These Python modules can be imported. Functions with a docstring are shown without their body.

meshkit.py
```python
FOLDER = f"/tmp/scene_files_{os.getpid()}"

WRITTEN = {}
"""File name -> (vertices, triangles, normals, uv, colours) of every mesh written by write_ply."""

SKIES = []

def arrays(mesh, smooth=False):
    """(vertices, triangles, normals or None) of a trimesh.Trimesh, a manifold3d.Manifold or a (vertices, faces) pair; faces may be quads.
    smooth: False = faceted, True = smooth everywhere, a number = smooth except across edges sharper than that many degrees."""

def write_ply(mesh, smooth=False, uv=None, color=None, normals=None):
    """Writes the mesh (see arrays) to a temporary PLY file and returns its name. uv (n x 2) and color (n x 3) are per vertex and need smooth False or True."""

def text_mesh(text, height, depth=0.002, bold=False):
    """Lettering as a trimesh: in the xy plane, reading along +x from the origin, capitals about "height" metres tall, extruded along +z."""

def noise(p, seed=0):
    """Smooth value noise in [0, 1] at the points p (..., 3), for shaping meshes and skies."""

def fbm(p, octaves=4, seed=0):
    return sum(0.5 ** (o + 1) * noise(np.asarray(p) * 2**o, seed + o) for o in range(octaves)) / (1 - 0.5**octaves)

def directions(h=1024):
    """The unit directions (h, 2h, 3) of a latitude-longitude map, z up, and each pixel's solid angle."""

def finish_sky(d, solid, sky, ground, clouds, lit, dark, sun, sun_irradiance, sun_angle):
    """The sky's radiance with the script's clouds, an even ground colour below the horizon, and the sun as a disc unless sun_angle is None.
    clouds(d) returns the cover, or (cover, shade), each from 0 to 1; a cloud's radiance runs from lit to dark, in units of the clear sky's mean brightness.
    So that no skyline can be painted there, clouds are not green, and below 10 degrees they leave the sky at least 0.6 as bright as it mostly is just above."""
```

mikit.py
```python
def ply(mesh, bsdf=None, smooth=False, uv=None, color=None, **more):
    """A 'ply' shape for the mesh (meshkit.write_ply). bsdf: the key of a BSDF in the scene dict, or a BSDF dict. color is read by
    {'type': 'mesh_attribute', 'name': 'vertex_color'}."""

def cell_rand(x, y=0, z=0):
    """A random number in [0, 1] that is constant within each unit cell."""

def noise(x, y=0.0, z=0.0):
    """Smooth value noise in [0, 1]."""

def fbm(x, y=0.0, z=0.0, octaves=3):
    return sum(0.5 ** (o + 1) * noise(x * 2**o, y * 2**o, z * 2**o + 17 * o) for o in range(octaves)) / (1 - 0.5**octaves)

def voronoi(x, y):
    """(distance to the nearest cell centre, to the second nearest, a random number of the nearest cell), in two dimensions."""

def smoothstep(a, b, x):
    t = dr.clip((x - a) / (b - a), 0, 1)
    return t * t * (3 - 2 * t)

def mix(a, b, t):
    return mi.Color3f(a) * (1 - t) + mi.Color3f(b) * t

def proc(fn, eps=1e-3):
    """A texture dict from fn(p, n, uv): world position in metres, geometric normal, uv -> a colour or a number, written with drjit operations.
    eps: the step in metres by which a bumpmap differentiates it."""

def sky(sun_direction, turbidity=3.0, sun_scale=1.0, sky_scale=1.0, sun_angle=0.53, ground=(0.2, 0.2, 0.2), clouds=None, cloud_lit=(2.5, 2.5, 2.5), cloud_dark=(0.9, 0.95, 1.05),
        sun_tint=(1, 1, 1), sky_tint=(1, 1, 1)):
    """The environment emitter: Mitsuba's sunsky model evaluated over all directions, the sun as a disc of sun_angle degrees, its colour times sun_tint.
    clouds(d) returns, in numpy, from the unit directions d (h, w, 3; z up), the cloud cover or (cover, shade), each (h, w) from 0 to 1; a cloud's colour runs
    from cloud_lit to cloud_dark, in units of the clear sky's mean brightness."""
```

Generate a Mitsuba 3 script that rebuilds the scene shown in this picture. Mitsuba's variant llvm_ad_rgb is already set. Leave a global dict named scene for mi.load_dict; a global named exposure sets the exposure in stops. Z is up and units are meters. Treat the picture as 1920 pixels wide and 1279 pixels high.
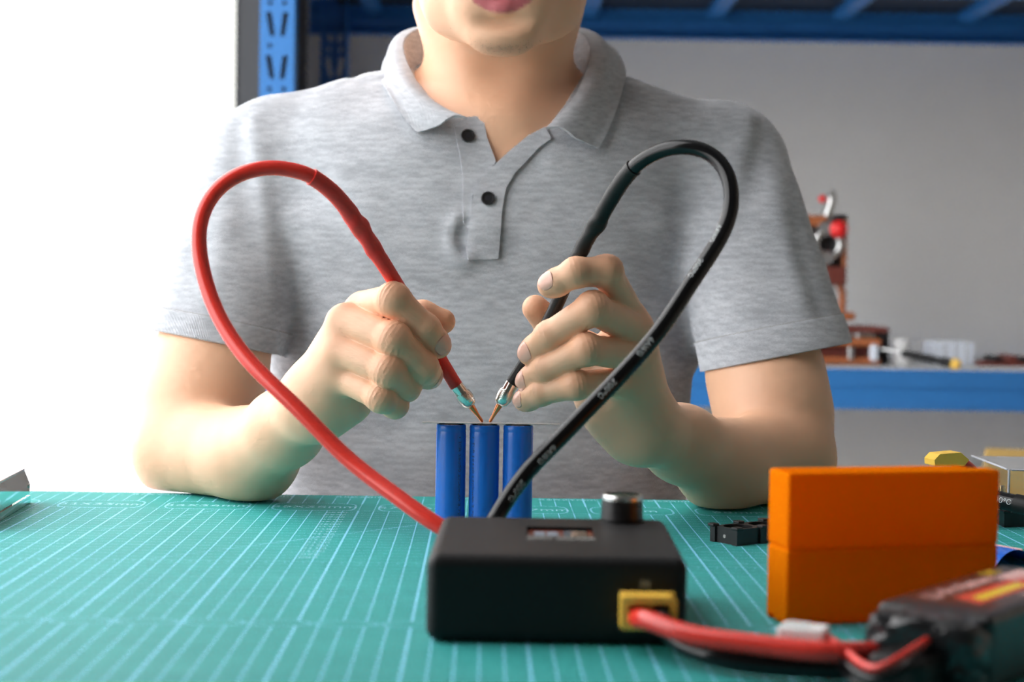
import math, random
import numpy as np, trimesh, drjit as dr, mitsuba as mi
from scipy.interpolate import CubicSpline
from scipy.spatial import cKDTree
from shapely.geometry import Polygon, Point, box as sbox
import mikit, meshkit
from mikit import proc, noise, fbm, smoothstep, mix

random.seed(3)
RNG = np.random.default_rng(7)
T = mi.ScalarTransform4f
scene, labels = {}, {}

# ---------------------------------------------------------------- camera, sky, exposure
ZT = 0.75                      # top of the cutting mat
ZC = ZT + 0.154                # eye height
F = 3200.0                     # focal length in pixels of the 1920 x 1279 frame
PITCH, ROLL = math.radians(2.05), math.radians(0.9)
EYE = np.array([0.0, 0.0, ZC])
FWD = np.array([0, math.cos(PITCH), -math.sin(PITCH)])
R0, U0 = np.array([1.0, 0, 0]), np.array([0, math.sin(PITCH), math.cos(PITCH)])
RGT = R0 * math.cos(ROLL) + U0 * math.sin(ROLL)
UPV = U0 * math.cos(ROLL) - R0 * math.sin(ROLL)
exposure = 4.22
scene['camera'] = {'type': 'thinlens', 'fov': 2 * math.degrees(math.atan(960 / F)), 'fov_axis': 'x',
                   'aperture_radius': 0.0038, 'focus_distance': 1.085, 'near_clip': 0.05, 'far_clip': 60.0,
                   'to_world': T().look_at(origin=EYE.tolist(), target=(EYE + FWD).tolist(), up=UPV.tolist())}


def overcast(d):
    return np.ones(d.shape[:2]), 0.25 * meshkit.fbm(d * 2.5, 3)


SKY = 1.0
scene['sky'] = mikit.sky([-0.8, 0.35, 0.6], turbidity=4.0, sun_scale=0.0, ground=(0.45, 0.45, 0.45), clouds=overcast,
                         cloud_lit=(2.6, 2.6, 2.6), cloud_dark=(1.9, 1.95, 2.0))


# ---------------------------------------------------------------- helpers
def P(px, py, y):
    """The point at depth y (metres in front of the lens, along the room) that the photograph shows at a pixel."""
    d = FWD + RGT * (px - 960) / F - UPV * (py - 639.5) / F
    return EYE + d * (y / d[1])


def M(px, py, z=0.0):
    """The point at height z above the mat that the photograph shows at a pixel."""
    d = FWD + RGT * (px - 960) / F - UPV * (py - 639.5) / F
    return EYE + d * ((ZT + z - ZC) / d[2])


def mat(key, **kw):
    """One principled material, two-sided, as a scene entry."""
    d = {'type': 'principled', **{k: ({'type': 'rgb', 'value': list(v)} if isinstance(v, (tuple, list)) else v) for k, v in kw.items()}}
    scene[key] = {'type': 'twosided', 'bsdf': d}
    return key


def rough_metal(key, color, rough):
    scene[key] = {'type': 'twosided', 'bsdf': {'type': 'principled', 'base_color': {'type': 'rgb', 'value': list(color)}, 'metallic': 1.0, 'roughness': rough}}


def tag(key, label=None, cat=None, group=None, kind=None):
    d = labels.setdefault(key, {})
    for k, v in (('label', label), ('category', cat), ('group', group), ('kind', kind)):
        if v:
            d[k] = v


def obj(key, mesh, bsdf, smooth=False, label=None, cat=None, group=None, kind=None, **kw):
    k, n = key, 0
    while k in scene:
        n += 1
        k = f'{key}_{n:03d}'
    scene[k] = mikit.ply(mesh, bsdf, smooth, **kw)
    if label or cat or group or kind:
        tag(k, label, cat, group, kind)
    return k


cat_ = trimesh.util.concatenate


def frame(x=None, y=None, z=None, o=(0, 0, 0)):
    m = np.eye(4)
    m[:3, 0], m[:3, 1], m[:3, 2], m[:3, 3] = x, y, z, o
    return m


def yawm(o, deg):
    a = math.radians(deg)
    return frame((math.cos(a), math.sin(a), 0), (-math.sin(a), math.cos(a), 0), (0, 0, 1), o)


def moved(m, mtx):
    m = m.copy()
    m.apply_transform(mtx)
    return m


def bx(x0, x1, y0, y1, z0, z1):
    m = trimesh.creation.box((x1 - x0, y1 - y0, z1 - z0))
    m.apply_translation(((x0 + x1) / 2, (y0 + y1) / 2, (z0 + z1) / 2))
    return m


def rbox(x0, x1, y0, y1, z0, z1, r=0.002, sub=1):
    """A box with rounded edges."""
    s = trimesh.creation.icosphere(sub, r)
    pts = [s.vertices + (x, y, z) for x in (x0 + r, x1 - r) for y in (y0 + r, y1 - r) for z in (z0 + r, z1 - r)]
    return trimesh.convex.convex_hull(np.vstack(pts))


def rslab(poly, z0, z1):
    m = trimesh.creation.extrude_polygon(poly, z1 - z0, engine='earcut')
    m.apply_translation((0, 0, z0))
    return m


def lathe(profile, n=40):
    return trimesh.creation.revolve(np.asarray(profile, float), sections=n)


def along(a, b):
    """Matrix that takes the z axis onto the line from a to b, origin at a."""
    z = np.asarray(b, float) - a
    z /= np.linalg.norm(z)
    x = np.cross((0, 1, 0) if abs(z[1]) < 0.9 else (1, 0, 0), z)
    x /= np.linalg.norm(x)
    return frame(x, np.cross(z, x), z, a)


def cyl(a, b, r, n=24, r2=None):
    a, b = np.asarray(a, float), np.asarray(b, float)
    L = np.linalg.norm(b - a)
    c = min(r, L) * 0.12
    r2 = r if r2 is None else r2
    return moved(lathe([(0, 0), (r - c, 0), (r, c), (r2, L - c), (r2 - c, L), (0, L)], n), along(a, b))


def spline(pts, n=200):
    pts = np.asarray(pts, float)
    t = np.r_[0, np.cumsum(np.sqrt(np.linalg.norm(np.diff(pts, axis=0), axis=1)))]
    cs = CubicSpline(t, pts)
    q = cs(np.linspace(0, t[-1], n * 6))
    s = np.r_[0, np.cumsum(np.linalg.norm(np.diff(q, axis=0), axis=1))]
    si = np.linspace(0, s[-1], n)
    return np.stack([np.interp(si, s, q[:, k]) for k in range(3)], 1), si


def tube(path, r, n=20, caps=True, bump=None):
    """A tube along path; r a number or one per point; bump(s_index, angle) a radius change."""
    path = np.asarray(path, float)
    m = len(path)
    r = np.broadcast_to(np.asarray(r, float), (m,))
    t = np.gradient(path, axis=0)
    t /= np.linalg.norm(t, axis=1, keepdims=True)
    u = np.cross(t[0], (0.0, 1.0, 0.13))
    u /= np.linalg.norm(u)
    ang = np.arange(n) * 2 * np.pi / n
    V = []
    for i in range(m):
        u = u - t[i] * np.dot(u, t[i])
        u /= np.linalg.norm(u)
        w = np.cross(t[i], u)
        rr = r[i] * np.ones(n) if bump is None else r[i] + bump(i, ang)
        V.append(path[i] + rr[:, None] * (np.cos(ang)[:, None] * u + np.sin(ang)[:, None] * w))
    V = np.vstack(V)
    i = np.arange(m - 1)[:, None] * n
    j = np.arange(n)[None]
    a, b = i + j, i + (j + 1) % n
    f = np.stack([a, b, b + n, a, b + n, a + n], -1).reshape(-1, 3)
    if caps:
        V = np.vstack([V, path[0], path[-1]])
        k = np.arange(n)
        c0, c1 = len(V) - 2, len(V) - 1
        f = np.vstack([f, np.stack([np.full(n, c0), (k + 1) % n, k], 1), np.stack([np.full(n, c1), (m - 1) * n + k, (m - 1) * n + (k + 1) % n], 1)])
    return trimesh.Trimesh(V, f, process=False)


def text_on_tube(txt, h, path, s, r, s0, sign, tilt=0.0, depth=0.00012):
    """Lettering wrapped on a tube, facing the bench's front; sign: reading along or against the path."""
    tm = meshkit.text_mesh(txt, h, depth)
    v = tm.vertices.copy()
    t = np.gradient(path, axis=0)
    t /= np.linalg.norm(t, axis=1, keepdims=True)
    ss = s0 + sign * v[:, 0]
    at = lambda a: np.stack([np.interp(ss, s, a[:, k]) for k in range(3)], 1)
    c, tt = at(path), at(t)
    face = np.array([0, -1.0, 0.0]) - tt * (tt @ [0, -1.0, 0.0])[:, None]
    face /= np.linalg.norm(face, axis=1, keepdims=True)
    up = np.cross(face, sign * tt)
    ang = (v[:, 1] - h / 2) / r + tilt
    rr = (r - 0.00003 + v[:, 2])[:, None]
    return trimesh.Trimesh(c + rr * (np.cos(ang)[:, None] * face + np.sin(ang)[:, None] * up), tm.faces, process=False)


def flat_text(txt, h, mtx, depth=0.0002, bold=False, center=True):
    tm = meshkit.text_mesh(txt, h, depth, bold)
    if center:
        b = tm.bounds
        tm.apply_translation((-(b[0, 0] + b[1, 0]) / 2, -h / 2, 0))
    return moved(tm, mtx)


# ---------------------------------------------------------------- materials
mat('wall_paint', base_color=(0.80, 0.79, 0.77), roughness=0.8, specular=0.2)
mat('wall_far', base_color=(0.36, 0.28, 0.20), roughness=0.8, specular=0.2)
mat('wall_side', base_color=(0.62, 0.55, 0.47), roughness=0.8, specular=0.2)
mat('pier_grey', base_color=(0.085, 0.088, 0.095), roughness=0.7, specular=0.15)
mat('ceiling_paint', base_color=(0.50, 0.50, 0.50), roughness=0.9, specular=0.1)
mat('floor_paint', base_color=(0.13, 0.13, 0.135), roughness=0.5, specular=0.4)
mat('frame_white', base_color=(0.78, 0.78, 0.74), roughness=0.4, specular=0.4)
scene['pane_glass'] = {'type': 'thindielectric', 'int_ior': 1.5}
mat('rack_blue', base_color=(0.035, 0.20, 0.55), roughness=0.35, specular=0.5)
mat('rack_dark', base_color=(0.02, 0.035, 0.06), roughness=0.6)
mat('shelf_grey', base_color=(0.45, 0.46, 0.47), roughness=0.5)
mat('table_wood', base_color=(0.55, 0.53, 0.50), roughness=0.5)
mat('black_plastic', base_color=(0.009, 0.009, 0.0095), roughness=0.5, specular=0.26)
mat('black_satin', base_color=(0.012, 0.012, 0.013), roughness=0.35, specular=0.5)
mat('black_gloss', base_color=(0.012, 0.013, 0.015), roughness=0.16, specular=0.5)
mat('black_rubber', base_color=(0.006, 0.006, 0.007), roughness=0.13, specular=0.32)
mat('black_shrink', base_color=(0.009, 0.009, 0.009), roughness=0.45, specular=0.3)
mat('red_silicone', base_color=(0.76, 0.042, 0.030), roughness=0.2, specular=0.5)
mat('red_shrink', base_color=(0.70, 0.034, 0.026), roughness=0.42, specular=0.45)
mat('blue_wrap', base_color=(0.010, 0.13, 0.56), roughness=0.28, specular=0.5)
mat('blue_film', base_color=(0.02, 0.13, 0.60), roughness=0.2, specular=0.5)
scene['orange_plastic'] = {'type': 'principledthin', 'base_color': {'type': 'rgb', 'value': [0.98, 0.275, 0.004]}, 'roughness': 0.5, 'diff_trans': 0.75, 'spec_trans': 0.0, 'eta': 1.3}
mat('yellow_nylon', base_color=(0.95, 0.60, 0.10), roughness=0.4, specular=0.3)
mat('white_nylon', base_color=(0.82, 0.82, 0.82), roughness=0.4)
mat('print_white', base_color=(0.62, 0.64, 0.66), roughness=0.6)
mat('print_grey', base_color=(0.30, 0.30, 0.29), roughness=0.6)
mat('print_black', base_color=(0.01, 0.012, 0.03), roughness=0.6)
mat('print_mat', base_color=(0.28, 0.62, 0.74), roughness=0.6)
mat('print_red', base_color=(0.60, 0.06, 0.03), roughness=0.35)
mat('print_yellow', base_color=(0.75, 0.52, 0.03), roughness=0.35)
mat('print_pink', base_color=(0.75, 0.45, 0.42), roughness=0.35)
mat('label_brown', base_color=(0.055, 0.02, 0.014), roughness=0.25)
mat('brown_wood', base_color=(0.40, 0.12, 0.04), roughness=0.5)
mat('dark_red', base_color=(0.16, 0.035, 0.025), roughness=0.5)
mat('red_ball', base_color=(0.85, 0.02, 0.02), roughness=0.3)
mat('card_tan', base_color=(0.46, 0.29, 0.08), roughness=0.8)
mat('white_card', base_color=(0.74, 0.79, 0.88), roughness=0.6)
mat('screen_glass', base_color=(0.015, 0.02, 0.028), roughness=0.06, specular=0.6)
mat('screen_part', base_color=(0.20, 0.24, 0.30), roughness=0.2)
mat('board_red', base_color=(0.13, 0.03, 0.02), roughness=0.25)
rough_metal('nickel', (0.80, 0.78, 0.74), 0.16)
rough_metal('chrome', (0.86, 0.84, 0.82), 0.06)
rough_metal('steel', (0.62, 0.62, 0.62), 0.28)
rough_metal('strip_metal', (0.78, 0.77, 0.75), 0.4)
rough_metal('copper', (0.72, 0.27, 0.12), 0.22)
rough_metal('brass', (0.85, 0.66, 0.28), 0.2)
scene['clear_plastic'] = {'type': 'thindielectric', 'int_ior': 1.45}
# ---------------------------------------------------------------- the room
XL, XR, YB, YF, ZH = -0.48, 2.3, 2.95, -2.2, 2.75
obj('floor', bx(XL - .1, XR + .1, YF - .1, YB + .1, -.1, 0), 'floor_paint', label='grey painted workshop floor', kind='structure')
obj('ceiling', bx(XL - .1, XR + .1, YF - .1, YB + .1, ZH, ZH + .1), 'ceiling_paint', label='grey ceiling', kind='structure')
obj('wall_back', bx(XL - .1, XR + .1, YB, YB + .1, 0, ZH), 'wall_paint', label='pale grey wall behind the blue rack', kind='structure')
obj('wall_right', bx(XR, XR + .1, YF, YB, 0, ZH), 'wall_side', label='beige side wall of the workshop', kind='structure')
obj('wall_front', bx(XL - .1, XR + .1, YF - .1, YF, 0, ZH), 'wall_far', label='beige wall facing the workbench', kind='structure')
# the left side is glazed from floor to ceiling
GL = [(0.52, 1.52), (1.56, 2.942)]            # two panes along the room
obj('wall_left', bx(XL - .1, XL, YF, 0.48, 0, ZH), 'wall_far', label='beige wall beside the tall window', kind='structure')
for i, (a, b) in enumerate(GL):
    fr = cat_([bx(XL - .012, XL, a - .04, a, 0, ZH), bx(XL - .012, XL, b, b + (.02 if i == 0 else .008), 0, ZH), bx(XL - .012, XL, a, b, 0, .05), bx(XL - .012, XL, a, b, ZH - .06, ZH)])
    k = f'window_{i + 1}'
    obj(k + '__window_frame', fr, 'frame_white')
    v = np.array([[XL - .006, a, .05], [XL - .006, b, .05], [XL - .006, b, ZH - .06], [XL - .006, a, ZH - .06]])
    obj(k + '__pane', trimesh.Trimesh(v, [[0, 1, 2], [0, 2, 3]], process=False), 'pane_glass')
    tag(k, ['tall white-framed window beside the near end of the bench', 'tall overexposed window left of the seated person'][i], kind='structure')

obj('trim_1__edge_strip', bx(P(434, 300, 2.410)[0], P(441, 300, 2.410)[0], 2.409, 2.44, 0, ZH), 'frame_white')
obj('trim_1', bx(P(440, 300, 2.412)[0], P(486, 300, 2.412)[0], 2.412, YB, 0, ZH), 'pier_grey', label='narrow grey pier between the window and the blue rack', kind='structure')

# ---------------------------------------------------------------- the rack behind
RK = 'storage_rack'
tag(RK, 'blue steel storage rack with perforated posts against the grey wall', 'shelving')
YR0, YR1 = 2.40, 2.88
ZS = ZC - 0.118                                    # top of the lower shelf
ZU = ZC + 0.452                                    # underside of the upper shelf


def plate(w, z0, z1, holes):
    g = sbox(0, z0, w, z1)
    for h in holes:
        g = g.difference(h)
    return rslab(g, 0, .002)


def post(x, y, dirx, diry):
    """Angle post: a front plate running along x and a side plate running along y, both punched."""
    rnd, slot = [], []
    for z in np.arange(.1, 1.95, .06):
        for cx in (.014, .034):
            s = 1 if cx < .02 else -1
            slot.append(Polygon([(cx - .004 - s * .002, z + .033), (cx + .004 - s * .002, z + .033), (cx + .004 + s * .003, z), (cx - .003 + s * .003, z)]))
        rnd.append(Point(.014, z + .046).buffer(.0035, 6))
        if int(round(z / .06)) % 2:
            rnd.append(Point(.034, z + .046).buffer(.0035, 6))
    fp = plate(.048, 0, 2.0, rnd + slot)
    fp = moved(fp, frame((dirx, 0, 0), (0, 0, 1), (0, 1, 0), (x, y, 0)))
    sp = moved(plate(.040, 0, 2.0, rnd[::2]), frame((0, diry, 0), (0, 0, 1), (1, 0, 0), (x + dirx * .048 - (.002 if dirx > 0 else 0), y, 0)))
    return fp, sp


XP0, XP1 = P(487, 100, YR0)[0], 1.16
for (x, y, dx, dy) in ((XP0, YR0, 1, 1), (XP0 + .03, YR1, 1, -1), (XP1, YR0, -1, 1), (XP1, YR1, -1, -1)):
    fp, sp = post(x, y, dx, dy)
    k = obj(RK + '__post', fp, 'rack_blue')
    obj(k + '__side_flange', sp, 'rack_blue')


def beam(y, z0, z1, face):
    """Stepped steel beam between two posts; face = +1 looks towards the back."""
    h = z1 - z0
    pr = np.array([(0, 0), (0, .18), (.35, .24), (.35, .5), (0, .56), (0, 1), (1, 1), (1, .97), (.12, .94), (.12, .03), (1, .03), (1, 0)]) * (.03, h)
    if face > 0:
        pr[:, 0] = .03 - pr[:, 0]
    m = trimesh.creation.extrude_polygon(Polygon(pr), XP1 - XP0 - .02, engine='earcut')
    return moved(m, frame((0, 1, 0), (0, 0, 1), (1, 0, 0), (XP0 + .01, y, z0)))


for (yy, z0, fc) in ((YR0 - .004, ZS - .056, -1), (YR1 - .01, ZS - .056, 1), (YR0 - .004, ZU - .045, -1), (YR1 - .02, ZU - .045, 1),
                     (YR0 - .004, .18, -1), (YR1 - .01, .18, 1)):
    obj(RK + '__beam', beam(yy, z0, z0 + .056, fc), 'rack_blue', smooth=20)
obj(RK + '__shelf_board', bx(XP0 + .06, XP1 - .06, YR0 + .01, YR1 + .02, ZS - .012, ZS), 'shelf_grey', label='grey lower shelf board carrying tools')
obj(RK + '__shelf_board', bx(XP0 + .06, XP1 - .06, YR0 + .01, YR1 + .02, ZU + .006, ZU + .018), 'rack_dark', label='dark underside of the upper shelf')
obj(RK + '__shelf_board', bx(XP0 + .06, XP1 - .06, YR0 + .01, YR1 + .02, .225, .237), 'shelf_grey')
for px in (700, 1105, 1340, 1575, 1810):
    x = P(px, 50, 2.86)[0]
    obj(RK + '__support_bar', cat_([rbox(x - .013, x + .013, YR0 + .02, YR1 - .02, ZU - .012, ZU + .006, .003), ]), 'rack_blue', smooth=30)

# ---------------------------------------------------------------- things on the rack
ZR = ZS
RB = 'robot_figure'
tag(RB, 'brown and black upright robot model with a red ball on the rack', 'robot')
yr = 2.60


def at(px, py, y=yr):
    return P(px, py, y)


def pbox(x0, x1, y0, y1, Y0, Y1, r=.003):
    """Rounded box whose front face covers a span of the photograph at depth Y0."""
    a, b = P(x0, y1, Y0), P(x1, y0, Y0)
    return rbox(a[0], b[0], Y0, Y1, max(a[2], ZS + .001), b[2], r)


obj(RB + '__torso', pbox(1500, 1586, 412, 528, yr, yr + .04), 'black_satin', smooth=30)
obj(RB + '__shoulder_plate', pbox(1500, 1552, 404, 424, yr - .012, yr + .05), 'brown_wood', smooth=30)
obj(RB + '__shoulder_plate', pbox(1566, 1590, 402, 420, yr - .006, yr + .05), 'black_plastic', smooth=30)
obj(RB + '__ball', moved(trimesh.creation.icosphere(3, .0135), frame((1, 0, 0), (0, 1, 0), (0, 0, 1), at(1573, 430, yr - .02))), 'red_ball', smooth=True)
obj(RB + '__knob', moved(trimesh.creation.icosphere(2, .006), frame((1, 0, 0), (0, 1, 0), (0, 0, 1), at(1542, 373, yr))), 'red_ball', smooth=True)
ring = trimesh.creation.torus(.019, .0062, 32, 14)
obj(RB + '__servo_ring', moved(ring, frame((1, 0, 0), (0, 0, 1), (0, -1, 0), at(1552, 458, yr - .012))), 'steel', smooth=True)
for px, py in ((1547, 428), (1549, 484)):
    obj(RB + '__servo_hub', cyl(at(px, py, yr - .018), at(px, py, yr), .011), 'steel', smooth=30)
obj(RB + '__neck', tube(spline([at(1556, 420), at(1552, 400), at(1559, 380), at(1555, 362)], 20)[0], .0075, 12), 'steel', smooth=40)
obj(RB + '__side_plate', pbox(1579, 1590, 412, 522, yr - .01, yr + .03), 'brown_wood', smooth=30)
obj(RB + '__hip_plate', pbox(1548, 1588, 500, 534, yr - .014, yr + .04), 'dark_red', smooth=30)
leg = spline([at(1572, 530, yr + .01), at(1580, 560, yr + .01), at(1578, 585, yr + .01), at(1580, 598, yr + .01)], 20)[0]
obj(RB + '__leg', tube(leg, .0055, 12), 'brown_wood', smooth=40)
obj(RB + '__leg', tube(spline([at(1556, 530, yr + .02), at(1563, 565, yr + .02), at(1569, 615, yr + .02)], 16)[0], .0045, 12), 'steel', smooth=40)
obj(RB + '__foot', pbox(1572, 1604, 586, 600, yr - .03, yr + .03), 'brown_wood', smooth=30)
obj(RB + '__standoff', cyl(at(1578, 599, yr + .01), at(1578, 622, yr + .01), .006), 'brass', smooth=30)

CH = 'robot_chassis'
tag(CH, 'two-tier brown robot chassis with a white corner post under the robot', 'robot base')
yc = 2.52
obj(CH + '__bottom_plate', pbox(1500, 1652, 672, 683, yc, yc + .12), 'brown_wood', smooth=30)
obj(CH + '__middle_plate', pbox(1500, 1654, 636, 648, yc, yc + .14), 'brown_wood', smooth=30)
obj(CH + '__top_plate', pbox(1560, 1668, 614, 624, yc + .03, yc + .16), 'dark_red', smooth=30)
obj(CH + '__side_panel', pbox(1500, 1632, 650, 675, yc + .02, yc + .1), 'dark_red', smooth=30)
obj(CH + '__corner_post', pbox(1633, 1648, 646, 678, yc - .004, yc + .012), 'white_card', smooth=30)
obj(CH + '__corner_post', pbox(1590, 1602, 650, 676, yc - .004, yc + .012), 'steel', smooth=30)
obj(CH + '__back_block', pbox(1650, 1668, 622, 682, yc + .03, yc + .1), 'black_plastic', smooth=30)
obj(CH + '__motor', pbox(1606, 1640, 624, 637, yc + .02, yc + .1), 'steel', smooth=30)


def onshelf(x0, x1, y0, Y0, Y1, r=.003):
    a, b = P(x0, 700, Y0), P(x1, y0, Y0)
    return rbox(a[0], b[0], Y0, Y1, ZS, b[2], r)


obj('white_box__carton', onshelf(1752, 1829, 643, 2.58, 2.66), 'white_card', smooth=30)
sl = [P(px, 668, 2.579) for px in (1772, 1792, 1812)]
obj('white_box__slot', cat_([bx(q[0] - .001, q[0] + .001, 2.5785, 2.582, q[2] - .012, q[2] + .02) for q in sl]), 'shelf_grey', smooth=False)
tag('white_box', 'white box standing on the shelf, widest pale block there', 'box')
obj('white_bottle', moved(lathe([(0, 0), (.013, 0), (.0145, .002), (.0145, .016), (.011, .02), (.011, .036), (.009, .038), (0, .038)], 28), frame((1, 0, 0), (0, 1, 0), (0, 0, 1), (P(1690, 690, 2.55)[0], 2.55, ZS))), 'white_nylon', smooth=30,
    label='small white bottle between the robot chassis and the white box', cat='bottle')
SD = 'screwdriver'
tag(SD, 'black screwdriver with a yellow end in front of the white box', 'screwdriver')
a, b = P(1690, 664, 2.50), P(1785, 688, 2.46)
a[2], b[2] = max(a[2], ZS + .02), ZS + .0075
d = (b - a) / np.linalg.norm(b - a)
obj(SD + '__handle', moved(lathe([(0, 0), (.003, 0), (.0055, .006), (.0055, .05), (.0045, .056), (.0065, .062), (.0065, np.linalg.norm(b - a)), (0, np.linalg.norm(b - a))], 20), along(a, b)), 'black_plastic', smooth=30)
obj(SD + '__end_cap', moved(lathe([(0, 0), (.0075, 0), (.0075, .009), (.006, .0115), (0, .012)], 20), along(b, b + d)), 'yellow_nylon', smooth=30)
obj(SD + '__shaft', cyl(a - d * .03, a, .0022), 'steel', smooth=30)
obj('cable_tray__body', onshelf(1838, 1990, 683, 2.56, 2.64), 'dark_red', smooth=30)
for i, (px, py, k, r) in enumerate(((1862, 676, 'black_plastic', .008), (1888, 674, 'dark_red', .008), (1912, 676, 'black_plastic', .007))):
    q = P(px, py, 2.6)
    obj('cable_tray__spool', cyl((q[0], 2.57, q[2]), (q[0], 2.63, q[2]), r), k, smooth=30)
tag('cable_tray', 'dark reddish tray of spools at the right end of the shelf', 'tray')
obj('parts_case__lid', onshelf(1905, 2010, 672, 2.66, 2.74), 'print_pink', smooth=30)
obj('parts_case__latch', onshelf(1925, 1940, 682, 2.655, 2.662, .001), 'print_grey', smooth=30)
tag('parts_case', 'pinkish case behind the tray at the right edge of the shelf', 'case')
obj('wooden_strip', onshelf(1300, 1345, 688, 2.45, 2.5), 'card_tan', smooth=30, label='tan wooden strip on the shelf, seen under the right sleeve', cat='wood piece')

# cardboard box behind the table, far right
cb = moved(rbox(-.16, .16, -.12, .12, 0, ZC - .208, .004), yawm((P(1850, 850, 1.9)[0] + .205, 2.05, 0), -16))
obj('cardboard_box', cb, 'card_tan', smooth=30, label='blurred tan cardboard box on the floor behind the clear plastic box', cat='box')
obj('cardboard_box__packing_tape', moved(rbox(-.03, .03, -.1205, .1205, .3, ZC - .2075, .0004), yawm((P(1850, 850, 1.9)[0] + .205, 2.05, 0), -16)), 'yellow_nylon', smooth=30)
# ---------------------------------------------------------------- bench and cutting mat
YAW = math.atan((908 - 960) / F)
UA, VA = np.array([math.cos(YAW), -math.sin(YAW), 0]), np.array([math.sin(YAW), math.cos(YAW), 0])
uv_of = lambda p: (float(np.dot(p, UA)), float(np.dot(p, VA)))
at_uv = lambda u, v, z=0.0: UA * u + VA * v + np.array([0, 0, ZT + z])
V_EDGE = uv_of(M(700, 929.5))[1]
MATF = frame(UA, VA, (0, 0, 1), (0, 0, ZT))
obj('workbench__top', moved(rbox(-.46, .62, .30, V_EDGE + .002, -.030, -.003, .003), MATF), 'table_wood', smooth=30)
for x in (-.42, .57):
    for y in (.36, V_EDGE - .06):
        obj('workbench__leg', moved(rbox(x - .02, x + .02, y - .02, y + .02, -ZT, -.030, .003), MATF), 'frame_white', smooth=30)
for y in (.36, V_EDGE - .06):
    obj('workbench__rail', moved(rbox(-.40, .55, y - .01, y + .01, -.09, -.032, .003), MATF), 'frame_white', smooth=30)
tag('workbench', 'workbench under the green cutting mat', 'workbench')
PITCH_M = 0.01016
U_T = uv_of(M(496.3, 1279))[0]
V_T = uv_of(M(500, 999))[1]
V1, V2, V3 = uv_of(M(650, 957.5))[1], uv_of(M(650, 945))[1], uv_of(M(650, 936))[1]
U_OV = uv_of(M(390, 948))[0]
DIAG = [(uv_of(M(*a)), uv_of(M(*b))) for a, b in (((500, 1019), (797, 983)), ((200, 992), (403, 957)), ((284, 1047), (466, 1024)), ((1290, 1030), (1345, 1021)), ((1300, 1047), (1440, 1061)))]
V_DOT = uv_of(M(600, 1055))[1]
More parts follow.
